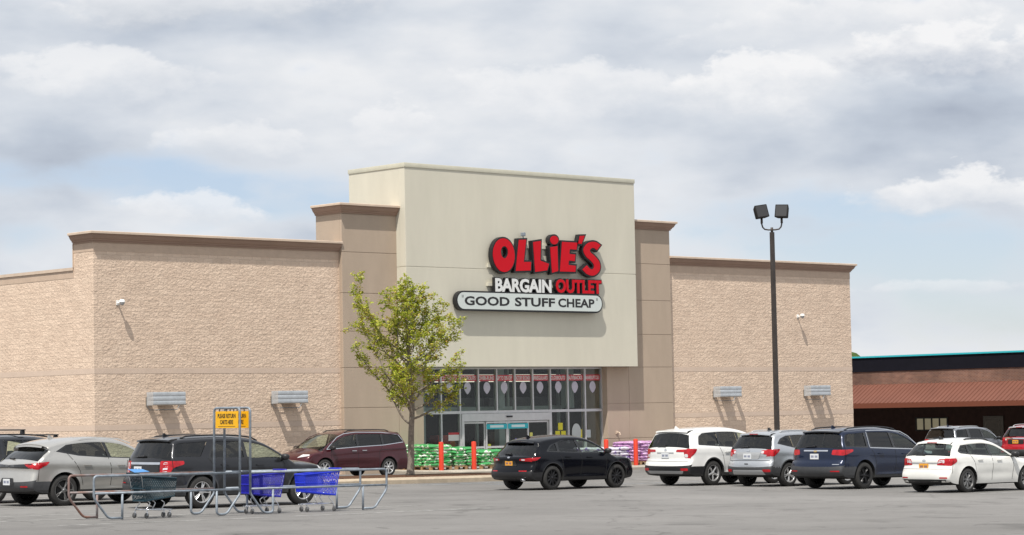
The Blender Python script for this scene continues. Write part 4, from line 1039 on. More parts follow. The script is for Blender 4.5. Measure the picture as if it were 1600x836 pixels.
M_pny = mat('plate_yellow', (.75, .34, .03), .5); M_pwh = mat('plate_white', (.66, .68, .70), .5, var=.08, vscale=30)
M_skid = mat('skid_silver', (.42, .43, .44), .45, metal=.3)
M_amber = mat('lamp_amber', (.65, .10, .02), .15, coat=1)
def rect(y0, y1, z0, z1): return [(y0, z0), (y1, z0), (y1, z1), (y0, z1)]
S = {}
S['explorer'] = dict(L=5.05, W=2.0, H=1.76, sill=.30, wr=.385, xr=1.12, wb=3.025, belt=(1.17, 1.12), rimr=.255,
  top=[(.16,.34),(.05,.40),(.0,.55),(.02,.74),(.09,.80),(.12,.95),(.15,1.13),(.17,1.19),(.33,1.50),(.40,1.63),(.50,1.675),(1.0,1.715),(1.7,1.735),(2.4,1.715),(2.85,1.66),(3.15,1.57),(3.55,1.36),(3.92,1.15),(4.1,1.115),(4.6,1.05),(4.92,.95),(5.02,.80),(5.05,.60),(5.0,.42),(4.86,.32)],
  rglass=(1.20,1.585,.93), wglass=(1.17,1.58,.94), rtrim=.56, clad=(.40,.055), trim_mat=M_trim, bump_top=.8,
  windows=[('window_r', [(.36,1.225),(.50,1.60),(1.42,1.625),(1.12,1.215)]), ('window_m', [(1.40,1.20),(1.62,1.62),(2.36,1.605),(2.40,1.185)]), ('window_f', [(2.50,1.18),(2.47,1.60),(2.85,1.56),(3.12,1.46),(3.58,1.16)])],
  dlo=[[(1.33,1.18),(1.58,1.64),(2.5,1.625),(2.9,1.585),(3.18,1.475),(3.66,1.14)]],
  lines=[[(2.46,1.17),(2.47,.8),(2.42,.42)],[(3.50,1.15),(3.58,1.0),(3.58,.6),(3.5,.42)],[(1.34,1.18),(1.46,1.0),(1.60,.75),(1.66,.42)],[(.30,1.15),(.30,.62)]],
  tail=[('tail_light', M_redl, [(.62,.84),(.99,.84),(.99,1.13),(.60,1.13)], [(.06,.84),(.22,.80),(.34,.98),(.62,1.05),(.62,1.13),(.10,1.13)]), ('reverse_light', M_clearl, [(.70,.86),(.82,.86),(.82,1.10),(.70,1.10)], None), ('bumper_reflector', M_redl, rect(.62,.92,.60,.625), None)],
  head=[('headlight', M_clearl, [(.55,.80),(.95,.86),(.95,.98),(.55,.94)], [(4.62,.90),(4.98,.78),(4.98,.92),(4.66,1.0)]), ('side_marker', M_amber, None, [(4.74,.84),(4.93,.79),(4.93,.84),(4.76,.89)])],
  rear=[('chrome_bar', M_chrome, rect(-.60,.60,1.045,1.10)), ('tailgate_recess', M_black, [(-.62,.80),(.62,.80),(.56,1.03),(-.56,1.03)])],
  plate=(.22,.92,M_pwh), wiper=(0,1.24,.42,1.22), spoiler=(.40,1.665,.10,.66,M_blackg), rails=(.75,3.0,.035,M_black), raily=.60, mirror=(3.48,1.12), handles=[(1.78,1.02),(2.82,1.0)], rim=('twin',5,M_rimsil), mirror_mat=M_black, pipe=(-.6,), fin=.75)
S['murano'] = dict(L=4.90, W=1.98, H=1.73, sill=.31, wr=.385, xr=1.05, wb=2.825, belt=(1.18, 1.08), rimr=.275, tumble=.34,
  top=[(.16,.36),(.05,.42),(.0,.55),(.02,.72),(.06,.88),(.05,1.00),(.10,1.08),(.20,1.14),(.42,1.30),(.66,1.47),(.62,1.53),(.90,1.61),(1.4,1.68),(2.0,1.715),(2.5,1.70),(2.95,1.62),(3.4,1.41),(3.85,1.14),(4.05,1.08),(4.5,.99),(4.8,.88),(4.89,.74),(4.90,.55),(4.84,.42),(4.7,.33)],
  rglass=(1.16,1.46,.92), wglass=(1.16,1.60,.94), rtrim=.60, clad=(.40,.0), trim_mat=M_trim,
  windows=[('window_m', [(1.00,1.36),(1.25,1.50),(1.70,1.60),(2.22,1.635),(2.36,1.20),(1.55,1.25)]), ('window_f', [(2.46,1.19),(2.33,1.63),(2.72,1.60),(3.05,1.50),(3.55,1.15)])],
  dlo=[[(.84,1.345),(1.22,1.53),(1.70,1.63),(2.25,1.665),(2.78,1.63),(3.12,1.52),(3.66,1.12),(2.3,1.175),(1.5,1.23)]],
  lines=[[(2.36,1.19),(2.42,.9),(2.40,.48)],[(3.48,1.13),(3.55,.9),(3.5,.48)],[(1.18,1.30),(1.34,1.1),(1.50,.86),(1.58,.5)],[(.36,1.12),(.30,.62)]],
  surround=[[(.84,1.345),(1.22,1.535),(1.70,1.64),(2.25,1.675),(2.78,1.64),(3.12,1.53)]], sm=P_silver, sw=.03,
  tail=[('tail_light', M_redl, [(.80,.93),(.98,.95),(.98,1.06),(.60,1.05)], [(.08,.95),(.30,.90),(.56,1.02),(.64,1.10),(.16,1.06)]), ('lamp_bar', M_blackg, [(.0,.95),(.80,.93),(.84,1.05),(0,1.02)], None), ('bumper_reflector', M_redl, rect(.55,.80,.47,.51), None)],
  head=[('headlight', M_clearl, rect(.6,.9,.72,.80), None)], rear=[('number_recess', M_black, [(-.32,.52),(.32,.52),(.26,.70),(-.26,.70)])],
  plate=(0,.60,M_pwh), wiper=(0,1.17,.3,1.19), spoiler=(.64,1.52,.10,.60,P_silver), mirror=(3.45,1.12), handles=[(1.72,1.0),(2.72,.98)], rim=('y',5,M_rimgrey), fin=1.25)
S['odyssey'] = dict(L=5.15, W=2.01, H=1.74, sill=.25, wr=.345, xr=1.17, wb=3.0, belt=(1.20, 1.05), tumble=.26, rimr=.235,
  top=[(.14,.28),(.04,.36),(.0,.52),(.03,.72),(.07,.95),(.12,1.12),(.30,1.48),(.42,1.63),(.60,1.685),(1.2,1.72),(2.0,1.735),(2.8,1.71),(3.25,1.63),(3.6,1.50),(4.0,1.29),(4.40,1.06),(4.6,1.00),(4.9,.88),(5.08,.74),(5.15,.56),(5.1,.36),(4.98,.26)],
  rglass=(1.15,1.58,.9), wglass=(1.08,1.60,.94), gap=.05,
  windows=[('window_r', [(.42,1.29),(.60,1.52),(1.36,1.60),(1.36,1.20)]), ('window_m', [(1.46,1.19),(1.46,1.61),(2.52,1.62),(2.56,1.15)]), ('window_f', [(2.66,1.14),(2.62,1.62),(3.1,1.57),(3.45,1.44),(3.98,1.07)])],
  dlo=[[(.36,1.27),(.58,1.545),(1.4,1.63),(2.6,1.645),(3.15,1.595),(3.52,1.46),(4.08,1.04),(2.6,1.12),(1.42,1.17)]],
  surround=[[(4.08,1.04),(3.52,1.465),(3.15,1.60),(2.6,1.65),(1.4,1.635),(.58,1.55),(.36,1.27),(1.40,1.165),(2.6,1.115),(4.08,1.035)]],
  lines=[[(2.60,1.13),(2.62,.8),(2.60,.34)],[(3.82,1.05),(3.90,.9),(3.86,.36)],[(1.44,1.17),(1.62,.9),(1.62,.34)],[(.3,1.02),(1.5,1.0)],[(4.1,1.03),(4.5,.98)]],
  tail=[('tail_light', M_redl, [(.80,.92),(.99,.92),(.99,1.16),(.84,1.16)], [(.06,.95),(.26,.95),(.30,1.12),(.14,1.16)])],
  head=[('headlight', M_clearl, [(.45,.74),(.92,.82),(.92,.98),(.6,.90)], [(4.60,.92),(4.98,.76),(4.98,.88),(4.70,1.0)])],
  spoiler=(.42,1.655,.10,.62,P_maroon), rails=(.9,3.0,.045,M_black), raily=.62, mirror=(3.85,1.03), mirror_mat=M_black, handles=[(2.35,.98),(2.83,.97)], handle_mat=M_chrome, rim=('single',7,M_rimsil), fin=0, seats=(2.7,1.8,1.0))
S['hrv'] = dict(L=4.57, W=1.84, H=1.61, sill=.27, wr=.355, xr=.97, wb=2.655, belt=(1.07, 1.01), rimr=.24, tumble=.34,
  top=[(.14,.30),(.04,.36),(.0,.48),(.02,.64),(.07,.74),(.05,.90),(.06,.96),(.14,1.00),(.30,1.17),(.50,1.37),(.52,1.43),(.75,1.50),(1.2,1.56),(1.8,1.595),(2.3,1.58),(2.7,1.50),(3.1,1.32),(3.5,1.08),(3.7,1.025),(4.1,.96),(4.42,.87),(4.55,.72),(4.57,.52),(4.5,.36),(4.38,.29)],
  rglass=(1.02,1.36,.92), wglass=(1.08,1.50,.94), rtrim=.52, clad=(.37,.035), trim_mat=M_black,
  windows=[('window_r', [(.86,1.13),(1.02,1.27),(1.22,1.35),(1.22,1.12)]), ('window_m', [(1.32,1.11),(1.32,1.385),(2.03,1.49),(2.12,1.085)]), ('window_f', [(2.22,1.08),(2.13,1.49),(2.5,1.46),(2.8,1.36),(3.22,1.06)])],
  dlo=[[(.78,1.11),(1.0,1.30),(1.6,1.46),(2.1,1.52),(2.55,1.485),(2.86,1.375),(3.32,1.035),(2.1,1.06)]],
  lines=[[(2.14,1.07),(2.16,.8),(2.12,.42)],[(3.12,1.04),(3.2,.8),(3.14,.42)],[(1.22,1.10),(1.36,.9),(1.45,.42)],[(.3,.92),(.26,.56)]],
  tail=[('tail_light', M_redl, [(.42,.86),(.90,.82),(.90,.93),(.44,.91)], [(.08,.83),(.34,.86),(.52,.96),(.12,.93)]), ('reverse_light', M_clearl, [(.50,.865),(.62,.86),(.62,.90),(.50,.90)], None), ('bumper_reflector', M_redl, rect(.45,.72,.545,.575), None)],
  head=[('headlight', M_clearl, rect(.55,.85,.74,.82), [(4.16,.84),(4.46,.78),(4.46,.85),(4.2,.91)])],
  rear=[('emblem', M_chrome, rect(-.05,.05,.93,.99)), ('number_recess', M_under, [(-.34,.70),(.34,.70),(.26,.86),(-.26,.86)])],
  plate=(0,.78,M_pny), wiper=(0,1.05,.32,1.06), spoiler=(.52,1.43,.10,.56,P_black), mirror=(3.14,1.05), mirror_mat=M_black, handles=[(1.60,.95),(2.48,.93)], rim=('single',10,M_rimblk), fin=.85, fin_mat=P_black, pipe=(-.62,), pipex=-.02)
S['pilot'] = dict(L=4.99, W=2.0, H=1.79, sill=.29, wr=.38, xr=1.19, wb=2.82, belt=(1.19, 1.10), rimr=.25, tumble=.27,
  top=[(.16,.33),(.05,.40),(.0,.52),(.02,.70),(.08,.78),(.09,.98),(.12,1.15),(.26,1.44),(.36,1.62),(.48,1.70),(1.0,1.755),(1.7,1.785),(2.4,1.77),(2.9,1.69),(3.2,1.58),(3.55,1.38),(3.92,1.13),(4.1,1.09),(4.6,1.03),(4.88,.92),(4.98,.74),(4.99,.52),(4.9,.36),(4.8,.30)],
  rglass=(1.18,1.60,.90), wglass=(1.15,1.62,.94), rtrim=.60, clad=(.40,.05), trim_mat=M_black,
  windows=[('window_r', [(.66,1.26),(.74,1.48),(.98,1.60),(1.50,1.62),(1.50,1.215)]), ('window_m', [(1.58,1.21),(1.58,1.63),(2.36,1.64),(2.42,1.17)]), ('window_f', [(2.52,1.16),(2.47,1.64),(2.86,1.61),(3.12,1.50),(3.58,1.13)])],
  dlo=[[(.60,1.235),(.70,1.50),(.96,1.63),(1.55,1.655),(2.4,1.67),(2.9,1.635),(3.18,1.515),(3.68,1.10),(2.4,1.14),(1.4,1.19)]],
  lines=[[(2.46,1.14),(2.48,.8),(2.44,.42)],[(3.5,1.12),(3.56,.8),(3.5,.42)],[(1.50,1.18),(1.64,.9),(1.72,.42)]],
  tail=[('tail_light', M_redl, [(.42,1.03),(.80,1.02),(.82,.84),(.99,.84),(.99,1.12),(.44,1.10)], [(.08,.86),(.22,.84),(.42,1.02),(.50,1.12),(.14,1.13)]), ('reverse_light', M_clearl, [(.72,.87),(.83,.86),(.83,.96),(.72,.97)], None), ('bumper_reflector', M_redl, rect(.66,.90,.46,.54), None)],
  head=[('headlight', M_clearl, rect(.55,.85,.78,.90), None)], rear=[('chrome_strip', M_skid, rect(-.34,.36,.985,1.02)), ('skid_plate', M_skid, [(-.68,.37),(.68,.37),(.76,.46),(-.76,.46)]), ('emblem', M_chrome, rect(-.045,.045,1.06,1.13)), ('bumper_gap', M_under, rect(-.86,.86,.745,.755))],
  plate=(0,.92,M_pwh), wiper=(0,1.22,.35,1.20), spoiler=(.42,1.70,.12,.66,P_white), mirror=(3.5,1.10), handles=[(1.82,1.02),(2.78,1.0)], rim=('single',5,M_rimsil), fin=.62, fin_mat=P_white)
S['escape'] = dict(high_light=1, L=4.52, W=1.84, H=1.69, sill=.30, wr=.36, xr=.95, wb=2.69, belt=(1.17, 1.06), rimr=.245, tumble=.30,
  top=[(.14,.34),(.05,.40),(.0,.52),(.02,.70),(.07,.80),(.08,.98),(.13,1.12),(.30,1.38),(.42,1.53),(.50,1.60),(.9,1.655),(1.5,1.685),(2.0,1.67),(2.4,1.61),(2.75,1.48),(3.1,1.27),(3.4,1.08),(3.6,1.04),(4.05,.98),(4.36,.88),(4.5,.72),(4.52,.52),(4.44,.38),(4.3,.31)],
  rglass=(1.14,1.53,.91), wglass=(1.10,1.56,.94), rtrim=.58, clad=(.40,.045), trim_mat=M_trim,
  windows=[('window_r', [(.62,1.28),(.74,1.40),(1.04,1.50),(1.16,1.50),(1.20,1.17)]), ('window_m', [(1.27,1.165),(1.24,1.51),(2.05,1.56),(2.12,1.125)]), ('window_f', [(2.22,1.12),(2.15,1.56),(2.5,1.52),(2.75,1.42),(3.15,1.09)])],
  dlo=[[(.52,1.27),(.70,1.425),(1.04,1.53),(2.1,1.59),(2.55,1.545),(2.82,1.43),(3.25,1.06),(2.1,1.095),(1.2,1.145)]],
  lines=[[(2.17,1.1),(2.18,.8),(2.14,.42)],[(3.08,1.08),(3.14,.8),(3.08,.42)],[(1.20,1.14),(1.34,.9),(1.42,.42)],[(.3,1.05),(.26,.62)]],
  tail=[('tail_light', M_redl, [(.50,.98),(.92,.90),(.92,1.10),(.50,1.08)], [(.08,.90),(.28,.90),(.50,1.04),(.56,1.12),(.12,1.10)]), ('reverse_light', M_clearl, [(.50,.99),(.58,.98),(.60,1.06),(.50,1.06)], None), ('bumper_reflector', M_redl, rect(.60,.84,.44,.52), None)],
  head=[('headlight', M_clearl, rect(.55,.85,.76,.86), None)], rear=[('number_recess', M_skid, [(-.42,.82),(.42,.82),(.50,1.02),(-.50,1.02)]), ('skid_plate', M_skid, [(-.66,.36),(.60,.36),(.54,.50),(-.60,.50)]), ('tow_notch', M_under, rect(-.07,.07,.66,.69)), ('bumper_gap', M_under, rect(-.84,.84,.775,.785)), ('emblem', M_chrome, rect(-.06,.06,1.045,1.085))],
  plate=(0,.90,M_pwh), wiper=(0,1.18,.35,1.16), spoiler=(.46,1.60,.10,.60,P_silver2), rails=(.9,2.3,.025,M_skid), raily=.56, mirror=(3.05,1.06), handles=[(1.55,1.0),(2.42,.98)], rim=('twin',5,M_rimsil), fin=1.1, fin_mat=M_black)
S['traverse'] = dict(L=5.19, W=2.0, H=1.80, sill=.31, wr=.385, xr=1.13, wb=3.07, belt=(1.17, 1.10), rimr=.255, tumble=.27,
  top=[(.16,.36),(.05,.42),(.0,.54),(.02,.74),(.08,.82),(.10,1.0),(.13,1.14),(.26,1.42),(.36,1.60),(.46,1.68),(1.0,1.735),(1.8,1.765),(2.5,1.745),(3.0,1.67),(3.35,1.54),(3.7,1.34),(4.05,1.13),(4.25,1.09),(4.75,1.03),(5.05,.92),(5.17,.74),(5.19,.54),(5.1,.38),(4.98,.32)],
  rglass=(1.18,1.60,.92), wglass=(1.15,1.60,.94), rtrim=.64, clad=(.40,.0), trim_mat=M_trim,
  windows=[('window_r', [(.42,1.22),(.52,1.60),(1.30,1.635),(1.30,1.205)]), ('window_m', [(1.52,1.20),(1.50,1.62),(2.44,1.63),(2.50,1.17)]), ('window_f', [(2.60,1.165),(2.56,1.63),(2.98,1.59),(3.25,1.47),(3.72,1.13)])],
  dlo=[[(.24,1.20),(.40,1.62),(1.38,1.655),(1.38,1.17)],[(1.45,1.17),(1.44,1.65),(2.5,1.66),(3.02,1.615),(3.32,1.485),(3.82,1.10)]],
  surround=[[(3.82,1.10),(3.32,1.49),(3.02,1.62),(2.5,1.665),(1.44,1.655),(1.43,1.17),(3.82,1.095)]],
  lines=[[(2.54,1.14),(2.56,.8),(2.52,.42)],[(3.64,1.12),(3.70,.8),(3.64,.42)],[(1.46,1.16),(1.62,.9),(1.68,.42)],[(.32,1.12),(.28,.66)]],
  tail=[('tail_light', M_redl, [(.58,.98),(.92,.96),(.99,.98),(.99,1.12),(.60,1.12)], [(.08,.98),(.30,.97),(.64,1.07),(.66,1.13),(.12,1.12)]), ('bumper_reflector', M_redl, rect(.60,.88,.50,.535), None)],
  head=[('headlight', M_clearl, rect(.55,.85,.80,.90), None)], rear=[('chrome_bar', M_chrome, rect(-.46,.42,1.075,1.115)), ('emblem', mat('emblem_gold', (.62, .42, .10), .25, metal=.8), rect(-.08,.04,1.055,1.10)), ('badge', M_chrome, rect(-.86,-.66,.70,.72))],
  plate=(0,.93,M_pwh), wiper=(0,1.22,.38,1.20), spoiler=(.40,1.675,.10,.66,M_blackg), rails=(.7,3.1,.04,M_black), raily=.60, mirror=(3.62,1.10), mirror_mat=M_black, handles=[(1.86,1.0),(2.95,.98)], rim=('y',6,M_rimblk), fin=.95, fin_mat=P_navy)
S['impreza'] = dict(high_light=1, L=4.42, W=1.74, H=1.47, sill=.22, wr=.325, xr=.88, wb=2.645, belt=(1.00, .93), rimr=.23, tumble=.36, taper=.07,
  top=[(.14,.26),(.04,.30),(.0,.42),(.02,.60),(.07,.70),(.08,.88),(.13,.98),(.34,1.20),(.50,1.33),(.56,1.385),(.9,1.425),(1.4,1.455),(1.9,1.455),(2.3,1.39),(2.7,1.23),(3.1,1.02),(3.25,.965),(3.6,.92),(4.0,.85),(4.28,.74),(4.4,.60),(4.42,.44),(4.36,.28),(4.22,.23)],
  rglass=(.995,1.32,.90), wglass=(.99,1.38,.94), gap=.05,
  windows=[('window_r', [(.66,1.12),(.80,1.24),(.99,1.31),(1.00,1.045)]), ('window_m', [(1.06,1.035),(1.06,1.33),(1.86,1.385),(1.94,.995)]), ('window_f', [(2.03,.99),(1.94,1.385),(2.3,1.34),(2.55,1.24),(2.92,.96)])],
  dlo=[[(.58,1.10),(.78,1.265),(1.02,1.35),(1.9,1.41),(2.36,1.365),(2.62,1.255),(3.02,.935),(1.9,.97),(1.0,1.015),(.66,1.045)]],
  lines=[[(1.98,.97),(2.0,.7),(1.96,.32)],[(2.88,.95),(2.94,.7),(2.88,.32)],[(1.04,1.01),(1.2,.78),(1.28,.32)],[(.28,.86),(.22,.52)]],
  tail=[('tail_light', M_redl, [(.40,.74),(.80,.72),(.85,.92),(.46,.90)], [(.06,.74),(.26,.74),(.44,.84),(.42,.92),(.14,.92)]), ('reverse_light', M_clearl, [(.44,.79),(.62,.79),(.62,.88),(.48,.88)], None), ('bumper_reflector', M_redl, rect(.52,.74,.385,.42), None)],
  head=[('headlight', M_clearl, rect(.5,.8,.6,.72), [(3.95,.68),(4.28,.62),(4.28,.72),(4.0,.80)])],
  rear=[('chrome_strip', M_skid, rect(-.46,.46,.785,.81)), ('emblem', M_chrome, rect(-.055,.055,.84,.89)), ('bumper_gap', M_under, rect(-.80,.80,.635,.642)), ('diffuser', M_black, [(-.64,.25),(.64,.25),(.72,.36),(-.72,.36)])],
  plate=(0,.70,M_pny), wiper=(0,1.02,.32,1.01), spoiler=(.56,1.375,.12,.56,P_white2), rails=(1.15,2.25,.02,M_black), raily=.52, mirror=(2.86,.94), mirror_mat=M_black, handles=[(1.42,.87),(2.28,.85)], rim=('twin',7,M_rimgrey), fin=.85, fin_mat=M_black, sg=M_glass_clear, rg=M_glass_clear)
def variant(base, **k): d = dict(S[base]); d.update(k); return d
def put(key, label, spec, paint, wx, wy, rz=0, name='parked_car', cat='car'):
    """near rear wheel stands at (wx, wy)"""
    w = spec['W']/2
    if rz == 0: X, Y = wx-spec['xr'], wy+w-.135
    else: X, Y = wx+spec['xr'], wy+w-.135
    return make_car(name, label, cat, spec, paint, X, Y, rz)
if CARS:
    put('murano', 'pale silver crossover car parked at the far left with black lower trim', S['murano'], P_silver, 32.50, 51.39)
    put('explorer', 'charcoal suv parked behind the cart corral, silver five spoke wheels', S['explorer'], P_grey, 33.52, 47.02, name='parked_suv', cat='suv')
    put('odyssey', 'maroon minivan parked against the left wing of the store, facing left', S['odyssey'], P_maroon, 57.44, 68.68, math.pi, 'minivan', 'minivan')
    put('hrv', 'shiny black small suv with black wheels driving past the entrance, yellow plate', S['hrv'], P_black, 48.60, 50.73, name='small_suv', cat='suv')
    put('pilot', 'white suv with dark lower bumper, leftmost of the cars parked right of the entrance', S['pilot'], P_white, 54.56, 49.86, name='parked_suv', cat='suv')
    put('escape', 'silver small suv parked between the white suv and the navy suv', S['escape'], P_silver2, 54.94, 47.15, name='parked_suv', cat='suv')
    put('traverse', 'large navy blue suv with black wheels parked beside the silver suv', S['traverse'], P_navy, 54.04, 43.59, name='parked_suv', cat='suv')
    put('impreza', 'white low hatchback car with yellow plate, nearest car at the right edge', S['impreza'], P_white2, 52.92, 39.18, name='hatchback_car', cat='car')
    e = put('enclave', 'grey crossover parked far behind the white hatchback, only its top showing', variant('traverse', surround=[[(.36,1.20),(.50,1.60),(1.4,1.66),(2.5,1.665),(3.02,1.62),(3.32,1.49),(3.82,1.10)]], dlo=[[(.36,1.20),(.50,1.62),(1.4,1.65),(2.5,1.66),(3.02,1.615),(3.32,1.485),(3.82,1.10)]], rim=('twin',5,M_rimsil), plate=(0,.93,M_pwh), rails=(.9,2.6,.02,M_skid)), P_steel, 89.1, 65.75)
    e.scale = (.9, .95, .93)
    put('terrain', 'bright red suv cut off by the right edge of the photo', variant('escape', rails=(.7,2.4,.05,M_skid), plate=(.0,.92,M_pny), rear=[('chrome_bar', M_chrome, rect(-.60,.60,1.04,1.10)), ('number_recess', M_under, rect(-.42,.42,.82,1.02))]), P_red, 90.0, 62.4, name='parked_suv', cat='suv')
    put('outback', 'dark slate car with black roof bars, behind the silver crossover at the left edge', variant('traverse', surround=[], bars=(2.15,3.15), rails=(1.2,3.4,.04,M_black), windows=S['traverse']['windows'], rim=('twin',5,M_rimgrey), sg=M_glass_clear), P_slate, 32.3, 54.35)
# ------------------------------------------------------------ light pole
px_, py_ = 61.95, 53.55; g0 = G(px_, py_); ztop = EYE+5.93
pole = tag(empty('lamp_post', (px_, py_, g0)), 'tall dark brown lamp post with two boxy floodlights behind the parked cars', 'lamp post')
m = MB(); n_ = 10; H_ = ztop-g0
m.add([(s1*(.070-.012*t), s2*(.070-.012*t), H_*t) for t in (0, 1) for s1, s2 in ((-1,-1),(1,-1),(1,1),(-1,1))], [(0,1,5,4),(1,2,6,5),(2,3,7,6),(3,0,4,7),(4,5,6,7)])
m.build('pole', M_dark, pole)
m = MB(); m.lathe([(.30, 0), (.30, .62), (.26, .66), (0, .66)], 24); m.build('concrete_base', M_conc, pole, angle=40)
hd = Vector((.73, -.68, 0))
def hv(a, z): q = hd*a; return (q.x, q.y, z)
m = MB(); m.tube([(0, 0, H_-.02), (0, 0, H_+.16)], .045, 10)
pts = [hv(-.34, H_+.42), hv(-.34, H_+.28), hv(-.31, H_+.17), hv(-.24, H_+.10), hv(-.12, H_+.08), hv(.12, H_+.08), hv(.24, H_+.10), hv(.31, H_+.17), hv(.34, H_+.28), hv(.34, H_+.42)]
m.tube(pts, .026, 8)
for s in (-1, 1): m.tube([hv(s*.34, H_+.30), hv(s*.34, H_+.50)], .04, 8)
m.build('bracket_arm', M_dark, pole, smooth=True)
for s, rz, tilt in ((-1, .35, -.32), (1, -.25, .10)):
    b = bmesh.new(); bmesh.ops.create_cube(b, size=1)
    for v in b.verts:
        k = 1.0 if v.co.y < 0 else .80
        v.co = Vector((v.co.x*.46*k, v.co.y*.30, v.co.z*.46*k))
    bmesh.ops.bevel(b, geom=b.edges[:], offset=.03, segments=2, profile=.6, affect='EDGES')
    c = Vector(hv(s*.37, H_+.68)); M4 = Matrix.Translation(c) @ Matrix.Rotation(-.85+rz, 4, 'Z') @ Matrix.Rotation(R(-14), 4, 'X') @ Matrix.Rotation(tilt*.45, 4, 'Y')
    mm = MB(); mm.addbm(b, M4); o = mm.build('floodlight', mat('floodlight_black', (.018, .017, .017), .75, var=.15, spec=.15), pole, angle=40)
    l = MB(); l.add([tuple(M4 @ Vector(q)) for q in ((-.19, -.153, -.19), (.19, -.153, -.19), (.19, -.153, .19), (-.19, -.153, .19))], [(0, 1, 2, 3)]); l.build('lens', mat('flood_lens', (.03, .03, .032), .4)).parent = o

# ------------------------------------------------------------ cart corral
def pipe_path(pts, rad=.10, n=5):
    P = [Vector(p) for p in pts]; out = [P[0]]
    for i in range(1, len(P)-1):
        a, b, c = P[i-1], P[i], P[i+1]; r_ = min(rad, (a-b).length*.45, (c-b).length*.45); p0 = b+(a-b).normalized()*r_; p2 = b+(c-b).normalized()*r_
        for k in range(n+1): t = k/n; out.append((1-t)**2*p0+2*t*(1-t)*b+t*t*p2)
    return out+[P[-1]]
cor = tag(empty('cart_corral', (31.6, 43.05, G(31.6, 43.05)), tilt=True), 'galvanised pipe corral for shopping carts with tall frames holding yellow signs', 'cart corral')
ox, oy = 31.6, 43.05
for sec, x0, x1 in ((0, 27.70, 31.44), (1, 35.60, 31.72)):
    sg = 1 if x1 > x0 else -1
    for yy, rear in ((43.55-oy, 1), (42.60-oy, 0)):
        mt = M_rust if (rear and sec == 0) else M_galv
        a, b = x0-ox, x1-ox
        m = MB()
        m.tube(pipe_path([(a+sg*.70, yy, .55), (a+sg*.70, yy, .012)], .02), .026, 8)
        m.tube(pipe_path([(a+sg*.70, yy, .05), (a+sg*.36, yy, .05), (a, yy, .47), (a, yy, .93), (b, yy, .93)], .09), .026, 8)
        m.build('end_hoop', mt, cor, smooth=True)
        m = MB(); m.tube([(a, yy, .57), (b, yy, .57)], .024, 8); m.build('middle_rail', mt, cor, smooth=True)
        m = MB(); m.tube(pipe_path([(b-sg*.62, yy, .55), (b-sg*.62, yy, .04), (b-sg*.36, yy, .04), (b, yy, .47), (b, yy, .60)], .09), .026, 8); m.build('foot_hoop', M_galv, cor, smooth=True)
    b = x1-ox
    m = MB(); m.tube(pipe_path([(b, 43.55-oy, .45), (b, 43.55-oy, 2.34), (b, 42.60-oy, 2.34), (b, 42.60-oy, .45)], .10), .027, 8); m.build('tall_frame', M_galv, cor, smooth=True)
    m = MB(); y0, y1 = 42.66-oy, 43.49-oy; m.rbox(b-.006, b+.006, y0, y1, 1.90, 2.27, .003); sg_ = m.build('sign_board', mat('sign_yellow', (.80, .42, .004), .5, var=.04), cor, label=None) if False else m.build('sign_board', mat('sign_yellow', (.80, .42, .004), .5, var=.04), cor)
    m = MB()
    for k in range(3): m.rbox(b-.008, b+.008, y0+.15+k*.26, y0+.17+k*.26, 2.26, 2.325, .002)
    m.build('sign_hanger', M_black, cor)
    m = MB()
    for body, z0, z1, hw in (('PLEASE RETURN', 2.12, 2.215, .33), ('CARTS HERE', 1.985, 2.08, .24)):
        v, f = text_verts(body, .022, 3, .5); aa, bb, cc, dd = v[:,0].min(), v[:,0].max(), v[:,1].min(), v[:,1].max(); yc = (y0+y1)/2
        m.add([(b-.010 if q[2] > 0 else b-.0075, yc+hw-(q[0]-aa)/(bb-aa)*2*hw, z0+(q[1]-cc)/(dd-cc)*(z1-z0)) for q in v], f)
    m.box(b-.010, b-.0075, y0+.10, y1-.10, 1.935, 1.942)
    m.build('sign_lettering', mat('sign_ink', (.03, .02, .01), .6)).parent = sg_
